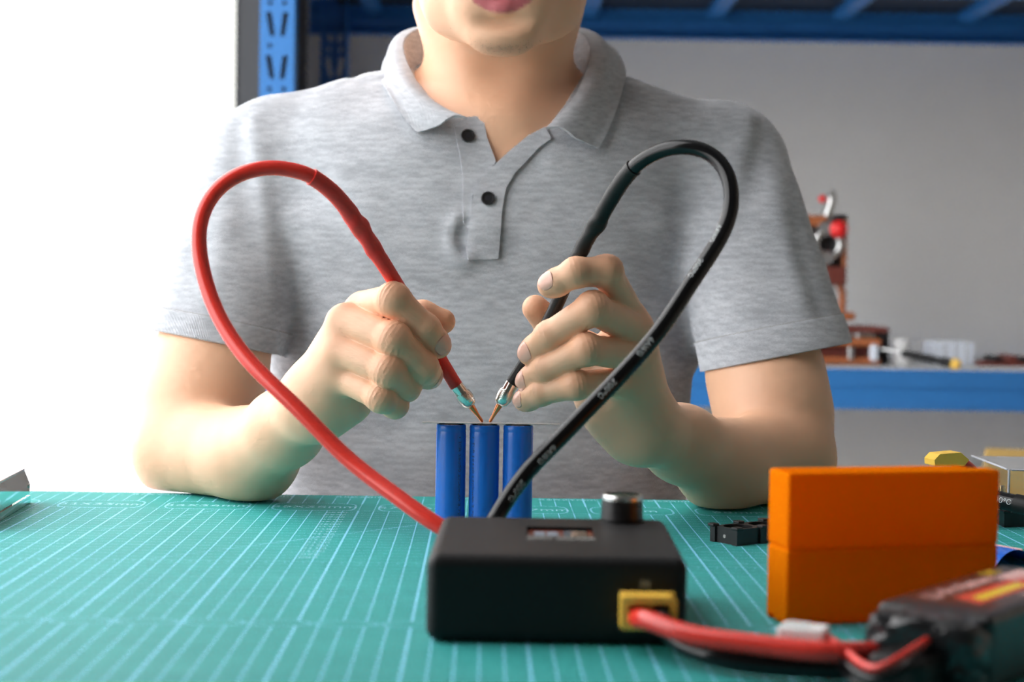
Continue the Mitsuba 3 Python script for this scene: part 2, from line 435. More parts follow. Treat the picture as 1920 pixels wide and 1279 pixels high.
V_B = uv_of(M(650, 1170))[1]
U_B = uv_of(M(650, 1170))[0]


def mat_print(p, n, uv):
    u, v = p.x * float(UA[0]) + p.y * float(UA[1]), p.x * float(VA[0]) + p.y * float(VA[1])
    tri = lambda x, per: dr.abs(x - per * dr.round(x / per))
    band = lambda d, w: 1 - smoothstep(w * 0.8, w * 1.2, d)
    du, dv = u - U_T, v - V_T
    thick = band(tri(du, 5 * PITCH_M), 0.00062)
    thin = band(tri(du, PITCH_M), 0.00036)
    hor = dr.maximum(0.55 * band(tri(dv, PITCH_M), 0.00030), 0.4 * band(tri(dv, 5 * PITCH_M), 0.00045))
    main = dr.select(v < V1, 1.0, 0.0)
    tick = dr.select((v > V2) & (v < V3), 1.0, 0.0)
    edge = dr.select(v > V3 + 0.02, 1.0, 0.0)
    o = u - U_OV
    k = dr.round(o / 0.071)
    ou, ov = (o - 0.071 * k) / 0.0275, (v - (V1 + V2) / 2) / ((V2 - V1) / 2 + 0.002)
    rad = dr.sqrt(dr.sqrt(dr.square(dr.square(ou)) + dr.square(dr.square(ov))))
    oval = band(dr.abs(rad - 1) * 0.016, 0.0004)
    inside = dr.select(rad < 1, 1.0, 0.0)
    ku = (u - U_B) / 0.0135
    kv = (v - V_B) / 0.0065
    k2 = dr.round((u - U_B) / 0.0295)
    rb = dr.sqrt(dr.square((u - U_B - 0.0295 * k2) / 0.0135) + dr.square(kv))
    near = dr.select(rb < 1, 1.0, 0.0)
    ov2 = band(dr.abs(rb - 1) * 0.0065, 0.0004)
    lines = dr.maximum(thick * dr.maximum(main, dr.select(v > V2, 1.0, 0.0)), thin * dr.maximum(main, dr.maximum(tick, 0.5 * edge)))
    lines = dr.maximum(lines, thin * (1 - inside) * dr.select(v > V1, 1.0, 0.0) * 0.5)
    lines = dr.maximum(lines * (1 - near), 0.6 * ov2)
    lines = dr.maximum(lines, hor * main * dr.select(v > V_DOT - 0.12, 1.0, 0.45))
    lines = dr.maximum(lines, 0.7 * oval)
    for (a, b) in DIAG:
        dx, dy = b[0] - a[0], b[1] - a[1]
        L = math.hypot(dx, dy)
        dist = dr.abs((u - a[0]) * dy - (v - a[1]) * dx) / L
        t = ((u - a[0]) * dx + (v - a[1]) * dy) / L
        lines = dr.maximum(lines, 0.7 * band(dist, 0.0003) * dr.select((t > -0.005) & (t < L + 0.25), 1.0, 0.0) * main)
    dots = band(dr.sqrt(dr.square(tri(du + 0.004, PITCH_M)) + dr.square((v - V_DOT) * 0.6)), 0.0007)
    lines = dr.maximum(lines, 0.6 * dots)
    g = fbm(u * 60, v * 60, 0, 3)
    base = mix((0.030, 0.300, 0.285), (0.040, 0.345, 0.325), g)
    return mix(base, (0.22, 0.60, 0.80), lines)


scene['mat_surface'] = {'type': 'twosided', 'bsdf': {'type': 'principled', 'base_color': proc(mat_print), 'roughness': 0.6, 'specular': 0.22}}
obj('cutting_mat', moved(rbox(-.45, .60, .32, V_EDGE, -.003, 0, .0012), MATF), 'mat_surface', label='green cutting mat printed with a pale blue centimetre grid', cat='cutting mat')
TB = frame(UA, VA, (0, 0, 1))


def on_mat(u, v, z=0.0):
    m = TB.copy()
    m[:3, 3] = at_uv(u, v, z)
    return m


pr = []
vm = (V1 + V2) / 2
for k, t in enumerate(('51X33mm', '54X34mm', '55X35mm', '57X36mm', '57X37mm', '57mm', '38mm', '65mm')):
    pr.append(flat_text(t, .0085, on_mat(U_OV + .071 * (k - 1), vm, -.00006), .0001))
for k, t in enumerate(('37X24mm', '41X26mm', '45X28mm', '48X30mm', '46X29mm', '38X26mm', '36X24mm', '35X23mm')):
    pr.append(flat_text(t, .006, on_mat(U_OV + .071 * (k - 1) + .03, V3 + .012, -.00006), .0001))
u0 = uv_of(M(617, 1003))[0]
va, vb = uv_of(M(575, 1045))[1], uv_of(M(628, 961))[1]
for i in range(18):
    v = va + (vb - va) * i / 17
    pr.append(flat_text(f'0{80 + 10 * i}', .0042, on_mat(u0 - .004, v, -.00006), .0001))
obj('cutting_mat__printed_sizes', cat_(pr), 'print_mat', label='pale blue printed sizes on the mat', kind='stuff')

# ---------------------------------------------------------------- spot welder
SW = 'spot_welder'
tag(SW, 'matte black spot welder box with a knob and a small screen', 'spot welder')
bc = (M(800, 1207) + M(1290, 1215)) / 2
BW, BD, BH = .1105, .121, .0378
BM = yawm((bc[0], bc[1] + BD / 2, ZT), -0.6)
scr = ((-.013, .018), (-.003, .0265))
body = rbox(-BW / 2, BW / 2, -BD / 2, BD / 2, .0004, BH, .0055, 2)
cut = bx(scr[0][0], scr[0][1], scr[1][0], scr[1][1], BH - .0022, BH + .01)
body = trimesh.boolean.difference([body, cut], engine='manifold')
obj(SW + '__body', moved(body, BM), 'black_plastic', smooth=25)
k = obj(SW + '__screen', moved(bx(scr[0][0] + .0002, scr[0][1] - .0002, scr[1][0] + .0002, scr[1][1] - .0002, BH - .0024, BH - .0016), BM), 'board_red', label='recessed screen window with a dark red board')
obj(k + '__display', moved(rbox(.004, .0150, .001, .0225, BH - .0018, BH - .0010, .0003), BM), 'screen_glass', smooth=30)
obj(k + '__chip', moved(rbox(-.0095, -.0045, .004, .016, BH - .0018, BH - .0008, .0003), BM), 'screen_part', smooth=30)
obj(k + '__chip', moved(rbox(-.0035, .0015, .004, .016, BH - .0018, BH - .0008, .0003), BM), 'screen_part', smooth=30)
tl = flat_text('SPOT WELDER', .0062, frame((1, 0, 0), (0, 1, 0), (0, 0, 1), (.0025, -.0088, BH - .00005)), .0001, True)
tl.apply_translation((-.0025, 0, 0)); tl.apply_scale((.0305 / tl.extents[0], 1, 1)); tl.apply_translation((.0025, 0, 0))
obj(SW + '__printed_title', moved(tl, BM), 'print_grey', label='grey printed lettering below the screen')
kb = M(1166, 977, BH)
kl = np.linalg.inv(BM) @ [*kb, 1]
KM = BM @ frame((1, 0, 0), (0, 1, 0), (0, 0, 1), (kl[0], kl[1], BH))
obj(SW + '__washer', moved(lathe([(0, 0), (.0112, 0), (.0112, .0005), (0, .0006)], 40), KM), 'black_satin', smooth=30)
kk = obj(SW + '__knob', moved(lathe([(0, .0006), (.0098, .0006), (.0102, .0012), (.0099, .0105), (0, .0105)], 56), KM), 'black_satin', smooth=30, label='black knob with a silver rim')
obj(kk + '__silver_rim', moved(lathe([(.0080, .0104), (.0100, .0104), (.0100, .0120), (.0093, .0131), (.0080, .0131)], 56), KM), 'steel', smooth=30)
obj(kk + '__top_disc', moved(lathe([(0, .0104), (.0081, .0104), (.0081, .0127), (0, .0127)], 56), KM), 'black_gloss', smooth=30)
obj(kk + '__marker', moved(lathe([(0, 0), (.0007, 0), (.0007, .0004), (0, .0005)], 12), KM @ frame((1, 0, 0), (0, 0, 1), (0, -1, 0), (-.0038, -.0093, .0112))), 'white_nylon', smooth=30)
# yellow socket on the front face
cx0, cx1 = P(1164, 1140, bc[1])[0] - bc[0], P(1267, 1140, bc[1])[0] - bc[0]
czt, czb = P(1215, 1107, bc[1])[2] - ZT, P(1215, 1168, bc[1])[2] - ZT


def xt_shell(w, h, d, wall=.0016, n=.0024):
    """Yellow connector shell: a rounded rectangle with two cut corners, hollow at the open end."""
    out = Polygon([(-w / 2, -h / 2), (w / 2 - n, -h / 2), (w / 2, -h / 2 + n), (w / 2, h / 2 - n), (w / 2 - n, h / 2), (-w / 2, h / 2)]).buffer(-.001).buffer(.001, 4)
    hollow = out.buffer(-wall)
    a = rslab(out.difference(hollow), 0, d)
    b = rslab(out.buffer(-.0003), 0, d * .55)
    c = rslab(out.buffer(.0005).difference(out.buffer(-.0004)), d * .35, d * .6)
    return cat_([a, b, c])


CM = BM @ frame((1, 0, 0), (0, 0, 1), (0, -1, 0), ((cx0 + cx1) / 2, -BD / 2 + .0003, (czt + czb) / 2))
obj(SW + '__socket', moved(rslab(sbox(-(cx1 - cx0) / 2 * .96, -(czt - czb) / 2 * .9, (cx1 - cx0) / 2 * .96, (czt - czb) / 2 * .9).buffer(.0004), 0, .004), CM), 'yellow_nylon', smooth=30, label='yellow socket in the front face')
im = flat_text('IN', .0026, BM @ frame((1, 0, 0), (0, 0, 1), (0, -1, 0), (P(1212, 1095, bc[1])[0] - bc[0], -BD / 2 + .00005, P(1212, 1095, bc[1])[2] - ZT)), .0001, True)
obj(SW + '__printed_mark', im, 'print_grey', label='small IN printed above the socket')
for sx in (-1, 1):
    for sy in (-1, 1):
        obj(SW + '__rubber_foot', moved(cyl((sx * .045, sy * .05, 0), (sx * .045, sy * .05, .001), .005, 16), BM), 'black_rubber', smooth=30)

# ---------------------------------------------------------------- battery cells and nickel strip
YB18 = 1.045
CELL_R = .0092
cells = []
prof = [(0, .0004), (.0078, .0004), (.0089, .0012), (.0092, .0028), (.0092, .0600), (.00903, .0606), (.00903, .0614), (.0092, .0622), (.0092, .0640), (.0089, .0648), (.0080, .06500), (.0062, .06505), (.0062, .0642), (0, .0642)]
rngb = np.random.default_rng(5)
for i, (px, txt, ang) in enumerate(((845, 1, 38), (907.5, 1, -45), (970.5, 0, 0))):
    q = P(px, 880, YB18)
    key = 'battery_cell' + (f'_{i:03d}' if i else '')
    C0 = frame((1, 0, 0), (0, 1, 0), (0, 0, 1), (q[0], YB18, ZT))
    w = trimesh.creation.revolve(np.array(prof), sections=72)
    zz = np.linspace(.0028, .060, 30)
    pf = prof[:3] + [(.0092, z) for z in zz] + prof[5:]
    w = trimesh.creation.revolve(np.array(pf), sections=72)
    v = w.vertices
    rr = np.hypot(v[:, 0], v[:, 1])
    on = (rr > .0088) & (v[:, 2] > .003)
    dsp = (meshkit.fbm(v * (260, 260, 130) + i * 9, 3) - .5) * .00016
    v[on, :2] *= (1 + dsp[on] / rr[on])[:, None]
    obj(key + '__wrapper', moved(w, C0), 'blue_wrap', smooth=40)
    obj(key + '__insulator_ring', moved(lathe([(.0040, .0640), (.0078, .0640), (.0078, .0653), (.0070, .0655), (.0040, .0654)], 40), C0), 'print_black', smooth=30)
    obj(key + '__terminal', moved(lathe([(0, .0641), (.0041, .0641), (.0040, .0653), (.0034, .0656), (0, .0656)], 32), C0), 'nickel', smooth=30)
    tag(key, ['blue battery cell with black lettering near its right edge, left of the three', 'blue battery cell in the middle under the probe tips',
              'blue battery cell without lettering, behind the black cable'][i], 'battery')
    if txt:
        parts = []
        for (s, x0) in (('+', .0068), ('ICR 18650 1200mAh 3.7V', .0098 if i == 0 else .0106)):
            tm = meshkit.text_mesh(s, .00165, .00007)
            tv = tm.vertices.copy()
            tm = trimesh.Trimesh(tv, tm.faces, process=False)
            stretch = 1.0 if s == '+' else .0455 / tm.extents[0]
            zz = .065 - x0 - tv[:, 0] * stretch
            a0 = math.radians(ang) - .00165 / 2 / CELL_R
            an = a0 + tv[:, 1] / CELL_R
            r_ = CELL_R + .00006 + tv[:, 2]
            parts.append(trimesh.Trimesh(np.stack([r_ * np.sin(an), -r_ * np.cos(an), zz], 1), tm.faces, process=False))
        obj(key + '__printed_text', moved(cat_(parts), C0), 'print_black', label='black printed type lettering')
# strip
sp, _ = spline([P(792, 795.5, YB18), P(815, 797.3, YB18), P(845, 798.6, YB18), P(907, 801.0, YB18), P(970, 802.2, YB18), P(1010, 803, YB18), P(1050, 806.5, YB18)], 60)
sp[:, 2] = np.maximum(sp[:, 2], ZT + .0657 + .00002)
base_z = ZT + .0658
mid = (sp[:, 0] > P(826, 800, YB18)[0]) & (sp[:, 0] < P(990, 800, YB18)[0])
sp[mid, 2] = base_z
for _ in range(6):
    sp[1:-1, 2] = (sp[:-2, 2] + 2 * sp[1:-1, 2] + sp[2:, 2]) / 4
sp[:, 2] = np.maximum(sp[:, 2], base_z)
V, Fc = [], []
for q in sp:
    V += [q + (0, -.0055, 0), q + (0, .0050, 0), q + (0, .0050, .0003), q + (0, -.0055, .0003)]
n_ = len(sp)
for i in range(n_ - 1):
    for j in range(4):
        a, b = 4 * i + j, 4 * i + (j + 1) % 4
        Fc += [[a, b, b + 4], [a, b + 4, a + 4]]
Fc += [[0, 2, 1], [0, 3, 2], [4 * n_ - 4, 4 * n_ - 3, 4 * n_ - 2], [4 * n_ - 4, 4 * n_ - 2, 4 * n_ - 1]]
st = trimesh.Trimesh(V, Fc, process=False)
st.fix_normals()
obj('nickel_strip', st, 'strip_metal', smooth=30, label='thin grey nickel strip lying across the tops of the three cells', cat='metal strip')


# ---------------------------------------------------------------- welding pens with their cables
def pen(key, path_px, sleeve_s, rad, m_cable, m_sleeve, end_px, tip_px, label, kink, prints=()):
    tag(key, label, 'welding pen')
    pts = [P(*q) for q in path_px]
    q, s = spline(pts, 420)
    # where the sleeve starts: nearest path point to a pixel
    def s_of(px, py):
        d = [np.hypot(*(proj(v) - (px, py))) for v in q]
        return int(np.argmin(d))
    i0 = s_of(*sleeve_s)
    r1 = rad[1]
    cable_end = min(len(q) - 1, i0 + 40)
    obj(key + '__cable', tube(q[:cable_end], rad[0], 28), m_cable, smooth=40)
    sl = q[i0:]
    m = len(sl)
    rr = np.interp(np.arange(m), np.linspace(0, m - 1, len(r1)), r1)
    kr = np.random.default_rng(len(label))
    ks = [(s_of(*k[:2]) - i0, k[2], k[3]) for k in kink]
    ph = kr.random((len(ks), 2)) * 6.28

    def bump(i, ang):
        b = 0 * ang
        for (c, w, a), (p0, p1) in zip(ks, ph):
            e = math.exp(-((i - c) / w) ** 2)
            b = b + a * e * (.6 + .5 * np.sin(ang + p0 + i * .35) + .4 * np.sin(2 * ang + p1 - i * .5))
        if i < 2:
            b = b + .00025
        return b
    obj(key + '__sleeve', tube(sl, rr, 36, bump=bump), m_sleeve, smooth=50)
    a, b = P(*end_px), P(*tip_px)
    b[2] = max(b[2], base_z + .0006)
    A = along(a, b)
    L = np.linalg.norm(b - a)
    k = obj(key + '__collar', moved(lathe([(0, -.001), (.00395, -.001), (.0041, 0), (.0041, .0042), (.0037, .0046), (0, .0046)], 40), A), 'nickel', smooth=30, label='silver clamping collar')
    n, mz = 96, 26
    z = np.linspace(.0044, .0112, mz)
    th = np.arange(n) * 2 * np.pi / n
    TH, Z = np.meshgrid(th, z)
    kn = np.abs(np.sin(12 * TH + Z * 2600)) * np.abs(np.sin(12 * TH - Z * 2600))
    env = np.clip(np.minimum((Z - .0048) / .0004, (.0106 - Z) / .0006), 0, 1)
    Rk = .00455 + .0003 * np.sin(np.pi * (Z - .0044) / .0068) + .00028 * kn * env
    ring = np.stack([Rk * np.cos(TH), Rk * np.sin(TH), Z], -1).reshape(-1, 3)
    i_, j_ = np.meshgrid(np.arange(mz - 1), np.arange(n), indexing='ij')
    a_, b_ = i_ * n + j_, i_ * n + (j_ + 1) % n
    f_ = np.stack([a_, b_, b_ + n, a_, b_ + n, a_ + n], -1).reshape(-1, 3)
    nut = trimesh.Trimesh(ring, f_, process=False)
    nose = lathe([(0, .0112), (.00455, .0110), (.0045, .0118), (.0038, .0135), (.0024, .0146), (0, .0147)], 40)
    rim = lathe([(.0036, .0042), (.0046, .0043), (.0046, .0047), (.0036, .0047)], 40)
    obj(k + '__knurled_nut', moved(cat_([nut, nose, rim]), A), 'nickel', smooth=50)
    obj(key + '__tip', moved(lathe([(0, .0140), (.00205, .0140), (.0018, .0172), (.0011, .0215), (.00098, L - .0012), (.0006, L - .0002), (0, L)], 28), A), 'copper', smooth=30, label='copper welding tip')
    for (txt, px, py, h, tilt) in prints:
        i = s_of(px, py)
        obj(key + '__printed_text', text_on_tube(txt, h, q, s, rad[0], s[i], -1, tilt), 'print_white', label='white lettering on the cable')
    return q, s


def proj(p):
    d = np.asarray(p) - EYE
    w = d @ FWD
    return np.array([960 + F * (d @ RGT) / w, 639.5 - F * (d @ UPV) / w])


red_px = [(905, 1012, .846), (870, 1010, .862), (815, 981, .868), (740, 928, .88), (650, 858, .895), (560, 768, .905), (470, 680, .92), (410, 592, .935), (380, 505, .945), (374, 430, .95), (395, 372, .955),
          (440, 332, .96), (505, 315, .965), (560, 322, .97), (585, 332, .973), (625, 362, .982), (665, 412, .995), (700, 465, 1.005), (735, 520, 1.015), (772, 580, 1.027), (815, 655, 1.037), (856, 724, 1.042)]
pen('red_welding_pen', red_px, (583, 331), (.0043, [.0048, .0049, .0050, .0046, .0043, .0042, .0041, .0041]), 'red_silicone', 'red_shrink', (858, 725.5, 1.042), (905, 798.5, YB18),
    'red cabled welding pen held in the hand on the left', [(662, 412, 5, .0007), (675, 430, 5, .0007), (700, 468, 6, .0006)])
blk_px = [(900, 1000, .846), (921, 985, .856), (940, 955, .862), (985, 890, .868), (1040, 832, .873), (1100, 770, .878), (1170, 697, .885), (1240, 615, .895), (1290, 540, .905), (1335, 472, .915), (1365, 412, .925),
          (1371, 362, .932), (1357, 315, .94), (1322, 284, .947), (1273, 276, .954), (1228, 288, .962), (1190, 313, .97), (1152, 362, .985), (1118, 420, .998), (1088, 472, 1.010), (1060, 535, 1.023), (1035, 590, 1.032), (1000, 655, 1.040), (960, 720, 1.044)]
bq, bs = pen('black_welding_pen', blk_px, (1188, 313), (.0043, [.0049, .0049, .0047, .0045, .0042, .0041, .0041, .0041]), 'black_rubber', 'black_shrink', (959, 721, 1.044), (917.5, 799.5, YB18),
             'black cabled welding pen held in the hand on the right', [(1122, 412, 4, .0009), (1112, 425, 4, .0006), (1090, 470, 4, .0006)],
             [('6AWG', 1238, 652, .0030, -.15), ('200\u00b0C', 1167, 727, .0030, -.1), ('6AWG', 1042, 838, .0030, .25), ('200\u00b0C', 985, 905, .0030, .3), ('200\u00b0C', 1346, 510, .0030, -.75), ('6AWG', 1376, 440, .0030, -1.0)])

# ---------------------------------------------------------------- orange battery case
OC = 'orange_case'
tag(OC, 'upright orange plastic case in two halves with a seam', 'battery case')
o0 = M(1476, 1180)
oa = np.array([.105, .028, 0]); oa /= np.linalg.norm(oa)
OM = frame(oa, np.cross((0, 0, 1), oa), (0, 0, 1), (P(1477, 1000, .764)[0], .764, ZT))
LX, LY, LZ, ZSM = .1065, .0228, .0692, .0343
low = rbox(0, LX, 0, LY, .0002, ZSM, .0016)
low = trimesh.boolean.difference([low, bx(.006, .012, .004, .019, -.001, .0022), bx(LX - .012, LX - .006, .004, .019, -.001, .0022), bx(-.001, .002, .0135, .019, -.001, .003)], engine='manifold')
up = rbox(0, LX, 0, LY, ZSM + .0005, LZ, .0016)
up = trimesh.boolean.difference([up, bx(.0045, LX + .01, .0105, .0125, LZ - .0012, LZ + .01), bx(.002, .006, .0095, .0135, LZ - .002, LZ + .01), bx(LX - .010, LX + .01, .0125, LY + .01, LZ - .0016, LZ + .01)], engine='manifold')
obj(OC + '__lower_half', moved(low, OM), 'orange_plastic', smooth=25)
obj(OC + '__upper_half', moved(up, OM), 'orange_plastic', smooth=25)
obj(OC + '__seam', moved(rslab(sbox(.0009, .0009, LX - .0009, LY - .0009).difference(sbox(.002, .002, LX - .002, LY - .002)), ZSM - .0002, ZSM + .0007), OM), 'orange_plastic')

# ---------------------------------------------------------------- battery pack with leads, lower right
LP = 'battery_pack'
tag(LP, 'black wrapped battery pack with a red and yellow label and leads', 'battery pack')
la = np.array([.62, .785, 0]); la /= np.linalg.norm(la)
lc = np.cross(la, (0, 0, 1))
A0 = M(1615, 1135, .030)
LM = frame(la, -lc, (0, 0, 1), (A0[0], A0[1], ZT))       # local x: along the pack, y: to the left, z up
PL, PW, PH = .135, .048, .030
core = rbox(.012, PL, -PW, 0, .0006, PH, .0035, 2)
obj(LP + '__pack', moved(core, LM), 'black_satin', smooth=35)
# crumpled shrink wrap end
sh = trimesh.creation.icosphere(5, 1.0)
v = sh.vertices
sq = np.sign(v) * np.abs(v) ** .55
sq = sq / np.max(np.abs(sq), axis=1, keepdims=True) ** .35
sq = sq * (.014, PW / 2 - .0005, PH / 2 - .001)
sq *= (1 + .09 * (meshkit.fbm(sq * 170, 4) - .5) * 2)[:, None]
sq += (.011, -PW / 2, PH / 2)
sq[:, 2] = np.maximum(sq[:, 2], .0006)
obj(LP + '__wrap_end', moved(trimesh.Trimesh(sq, sh.faces, process=False), LM), 'black_gloss', smooth=True, label='glossy crumpled black wrap at the lead end')
zt = PH - .00002
kl = obj(LP + '__label', moved(rbox(.026, PL - .012, -PW + .005, -.0025, zt - .0002, zt + .0001, .0001), LM), 'label_brown', label='dark brown printed label on top')


def lab(x0, x1, y0, y1, m, skew=0.006, z=.0002):
    g = Polygon([(x0, y0), (x1, y0), (x1 + skew, y1), (x0 + skew, y1)])
    return moved(rslab(g, zt - .0001, zt + z), LM)


obj(kl + '__red_band', lab(.034, .105, -.034, -.020, 0), 'print_red')
obj(kl + '__yellow_band', lab(.042, .088, -.0315, -.0255, 0, .003, .00025), 'print_yellow')
tl = flat_text('Li-Po Battery', .0075, LM @ frame((1, 0, 0), (0, 1, 0), (0, 0, 1), (.066, -.0125, zt)), .0002, True)
obj(kl + '__printed_title', tl, 'print_pink')
obj(kl + '__printed_spec', flat_text('50C', .0055, LM @ frame((1, 0, 0), (0, 1, 0), (0, 0, 1), (.108, -.007, zt)), .0002, True), 'print_yellow')
obj(kl + '__white_panel', lab(.094, .120, -.024, -.013, 0), 'print_pink')
obj(kl + '__printed_line', flat_text('14.8V 4S', .0042, LM @ frame((1, 0, 0), (0, 1, 0), (0, 0, 1), (.078, -.0385, zt)), .0002, True), 'print_pink')
# leads to the welder socket
plug_c = BM @ [(cx0 + cx1) / 2, -BD / 2 - .002, (czt + czb) / 2, 1]
PMx = CM.copy(); PMx[:3, 3] = (BM @ [(cx0 + cx1) / 2, -BD / 2 - .0030, (czt + czb) / 2, 1])[:3]
shell = xt_shell(cx1 - cx0, czt - czb, .0125, wall=.0030)
kp = obj(LP + '__plug', moved(shell, PMx), 'yellow_nylon', smooth=30, label='yellow plug on the lead, pushed into the welder')
pc = PMx[:3, 3]
red_lead = [pc + (-.0052, -.004, -.001), pc + (-.0048, -.014, -.0018), P(1215, 1163, .690), P(1290, 1189, .675), P(1400, 1206, .662), P(1500, 1219, .652), P(1570, 1223, .648), P(1650, 1222, .655)]
blk_lead = [pc + (.0052, -.004, -.0015), pc + (.0056, -.014, -.0025), P(1262, 1195, .690), P(1330, 1229, .672), P(1420, 1246, .662), P(1500, 1252, .656), P(1580, 1255, .652), P(1680, 1253, .655)]
for pts, m in ((red_lead, 'red_silicone'), (blk_lead, 'black_rubber')):
    q, _ = spline(pts, 90)
    q[:, 2] = np.maximum(q[:, 2], ZT + .0044)
    obj(LP + '__lead', tube(q, .0040, 24), m, smooth=40, label='thick red lead' if m[0] == 'r' else 'thick black lead')
obj(LP + '__lead_boot', moved(rbox(-.020, .004, -.036, -.012, .0006, .017, .004, 2), LM), 'black_shrink', smooth=35)
# balance lead
jc = P(1500, 1180, .665)
JM = frame(*(lambda x: (x, np.cross((0, 0, 1), x), (0, 0, 1)))(np.array([.93, -.36, 0])), (jc[0], jc[1], ZT))
kj = obj(LP + '__balance_plug', moved(cat_([rbox(-.008, .011, -.007, .007, .0110, .0205, .0015), rbox(.001, .0140, -.0085, .0085, .0070, .0125, .0012)]), JM), 'white_nylon', smooth=30, label='white balance plug')
obj(kj + '__key_rib', moved(cat_([rbox(-.006, .004, y - .0006, y + .0006, .0203, .0212, .0003) for y in (-.0035, 0, .0035)]), JM), 'white_nylon', smooth=30)
for dz, pts, m in ((0, [(1548, 1194, .660), (1590, 1224, .645), (1625, 1250, .628), (1650, 1252, .622), (1680, 1238, .622), (1715, 1216, .628), (1740, 1200, .640)], 'red_silicone'),
                   (1, [(1546, 1204, .660), (1580, 1238, .645), (1618, 1268, .628), (1650, 1274, .622), (1690, 1260, .622), (1722, 1236, .628), (1745, 1220, .640)], 'black_rubber'),
                   (2, [(1546, 1210, .664), (1570, 1244, .652), (1610, 1280, .636), (1655, 1290, .628), (1700, 1276, .628), (1730, 1250, .634), (1752, 1232, .645)], 'black_rubber')):
    q, _ = spline([P(*p) for p in pts], 60)
    q[:, 2] = np.maximum(q[:, 2], ZT + .0018)
    obj(LP + '__balance_wire', tube(q, .0016, 14), m, smooth=40)

# ---------------------------------------------------------------- black cell spacers
def spacer(nx, ny, p=.0205, h=.0095):
    """Honeycomb of round openings with dovetail ribs on the outside."""
    g = sbox(0, 0, nx * p, ny * p)
    for i in range(nx):
        for j in range(ny):
            g = g.difference(Point((i + .5) * p, (j + .5) * p).buffer(.0088, 12))
    for i in range(nx + 1):
        for j in range(ny + 1):
            if i in (0, nx) or j in (0, ny):
                g = g.union(sbox(i * p - .0028, j * p - .0028, i * p + .0028, j * p + .0028).intersection(sbox(-.0014, -.0014, nx * p + .0014, ny * p + .0014)))
    base = rslab(g, 0, h)
    lugs = [rbox(i * p - .0026, i * p + .0026, j * p - .0026, j * p + .0026, h - .0005, h + .0014, .0006) for i in range(nx + 1) for j in range(ny + 1)]
    return base, lugs


sa = M(1337, 1016)
sbv = M(1393, 1027) - sa
ax = sbv / np.linalg.norm(sbv); ax[2] = 0
SM = frame(np.array([-ax[1], ax[0], 0]), -ax, (0, 0, 1), (sa[0], sa[1], ZT))
SM = SM @ frame((1, 0, 0), (0, 1, 0), (0, 0, 1), (.0014, -.0205 + .0014, .0001))
b_, lugs = spacer(5, 1)
tag('cell_spacer', 'black plastic cell spacer lying on the mat left of the orange case', 'cell holder')
obj('cell_spacer__grid', moved(b_, SM), 'black_satin')
for l in lugs:
    obj('cell_spacer__lug', moved(l, SM), 'black_satin', smooth=30)
obj('cell_spacer__moulded_dot', moved(cyl((-.0001, .0105, .0042), (-.0004, .0105, .0042), .0011, 14), SM), 'print_grey', smooth=30)
tag('cell_spacer_001', 'black plastic cell spacer under the printed black tube at the right edge', 'cell holder')
q = M(1884, 990)
S2 = yawm((q[0], q[1] + .0015, ZT), 8) @ frame((1, 0, 0), (0, 1, 0), (0, 0, 1), (.0015, .0015, .0001))
b2, lugs2 = spacer(3, 1)
obj('cell_spacer_001__grid', moved(b2, S2), 'black_satin')
for l in lugs2:
    obj('cell_spacer_001__lug', moved(l, S2), 'black_satin', smooth=30)

# black printed tube end
BT = 'black_cable_piece'
tag(BT, 'short black silicone cable with white lettering at the right edge', 'cable')
a, b = P(1800, 925, 1.10), P(1905, 963, 1.075)
a[2] = ZT + .022; b[2] = ZT + .0176
d = (b - a) / np.linalg.norm(b - a)
path = np.linspace(a, b, 60)
s_ = np.linalg.norm(path - a, axis=1)
obj(BT + '__cable', tube(path, .0056, 28), 'black_rubber', smooth=40)
obj(BT + '__sleeve', tube(np.linspace(b - d * .0005, b + d * .034, 12), [.0062] * 11 + [.0058], 28), 'black_shrink', smooth=40)
i = int(np.argmin([np.hypot(*(proj(v) - (1860, 945))) for v in path]))
obj(BT + '__printed_text', text_on_tube('200\u00b0C', .0034, path, s_, .0056, s_[i], 1, .1), 'print_white', label='white 200\u00b0C lettering')

# blue shrink film
bfp = []
c0, c1 = M(1850, 1066), M(1960, 1056)
c1 = c0 + (c1 - c0) / np.linalg.norm(c1 - c0) * .07
cx_ = (c1 - c0) / np.linalg.norm(c1 - c0)
cy_ = np.cross((0, 0, 1), cx_)
prof_ = np.array([(.000, .0002), (.004, .0052), (.010, .0088), (.018, .0096), (.026, .0070), (.034, .0026), (.044, .0006)])
pp, _ = spline(np.c_[prof_[:, 0], prof_[:, 1], prof_[:, 1] * 0], 40)
V = []
for k, t in enumerate(np.linspace(0, .06, 14)):
    for (x, y, _) in pp:
        V.append(c0 + cx_ * x + cy_ * (t - .006) + np.array([0, 0, y * (1 - .006 * k)]))
m_ = 40
i_, j_ = np.meshgrid(np.arange(13), np.arange(m_ - 1), indexing='ij')
a_ = i_ * m_ + j_
f_ = np.stack([a_, a_ + 1, a_ + m_ + 1, a_, a_ + m_ + 1, a_ + m_], -1).reshape(-1, 3)
V = np.array(V)
up_ = V + (0, 0, .0004)
fm = trimesh.Trimesh(np.vstack([V, up_]), np.vstack([f_[:, ::-1], f_ + len(V)]), process=False)
obj('plastic_film', fm, 'blue_film', smooth=True, label='curled piece of blue shrink film behind the orange case', cat='plastic film')
rb = [c0 + cx_ * x + cy_ * -.0061 + np.array([0, 0, z + .0005]) for x, z in ((.0205, .0093), (.027, .0066), (.034, .003))]
ridge = np.array([V[k * m_ + 19] + (0, 0, .0006) for k in range(14)])
obj('plastic_film__crease', tube(ridge, .0006, 8), 'print_pink', smooth=40)

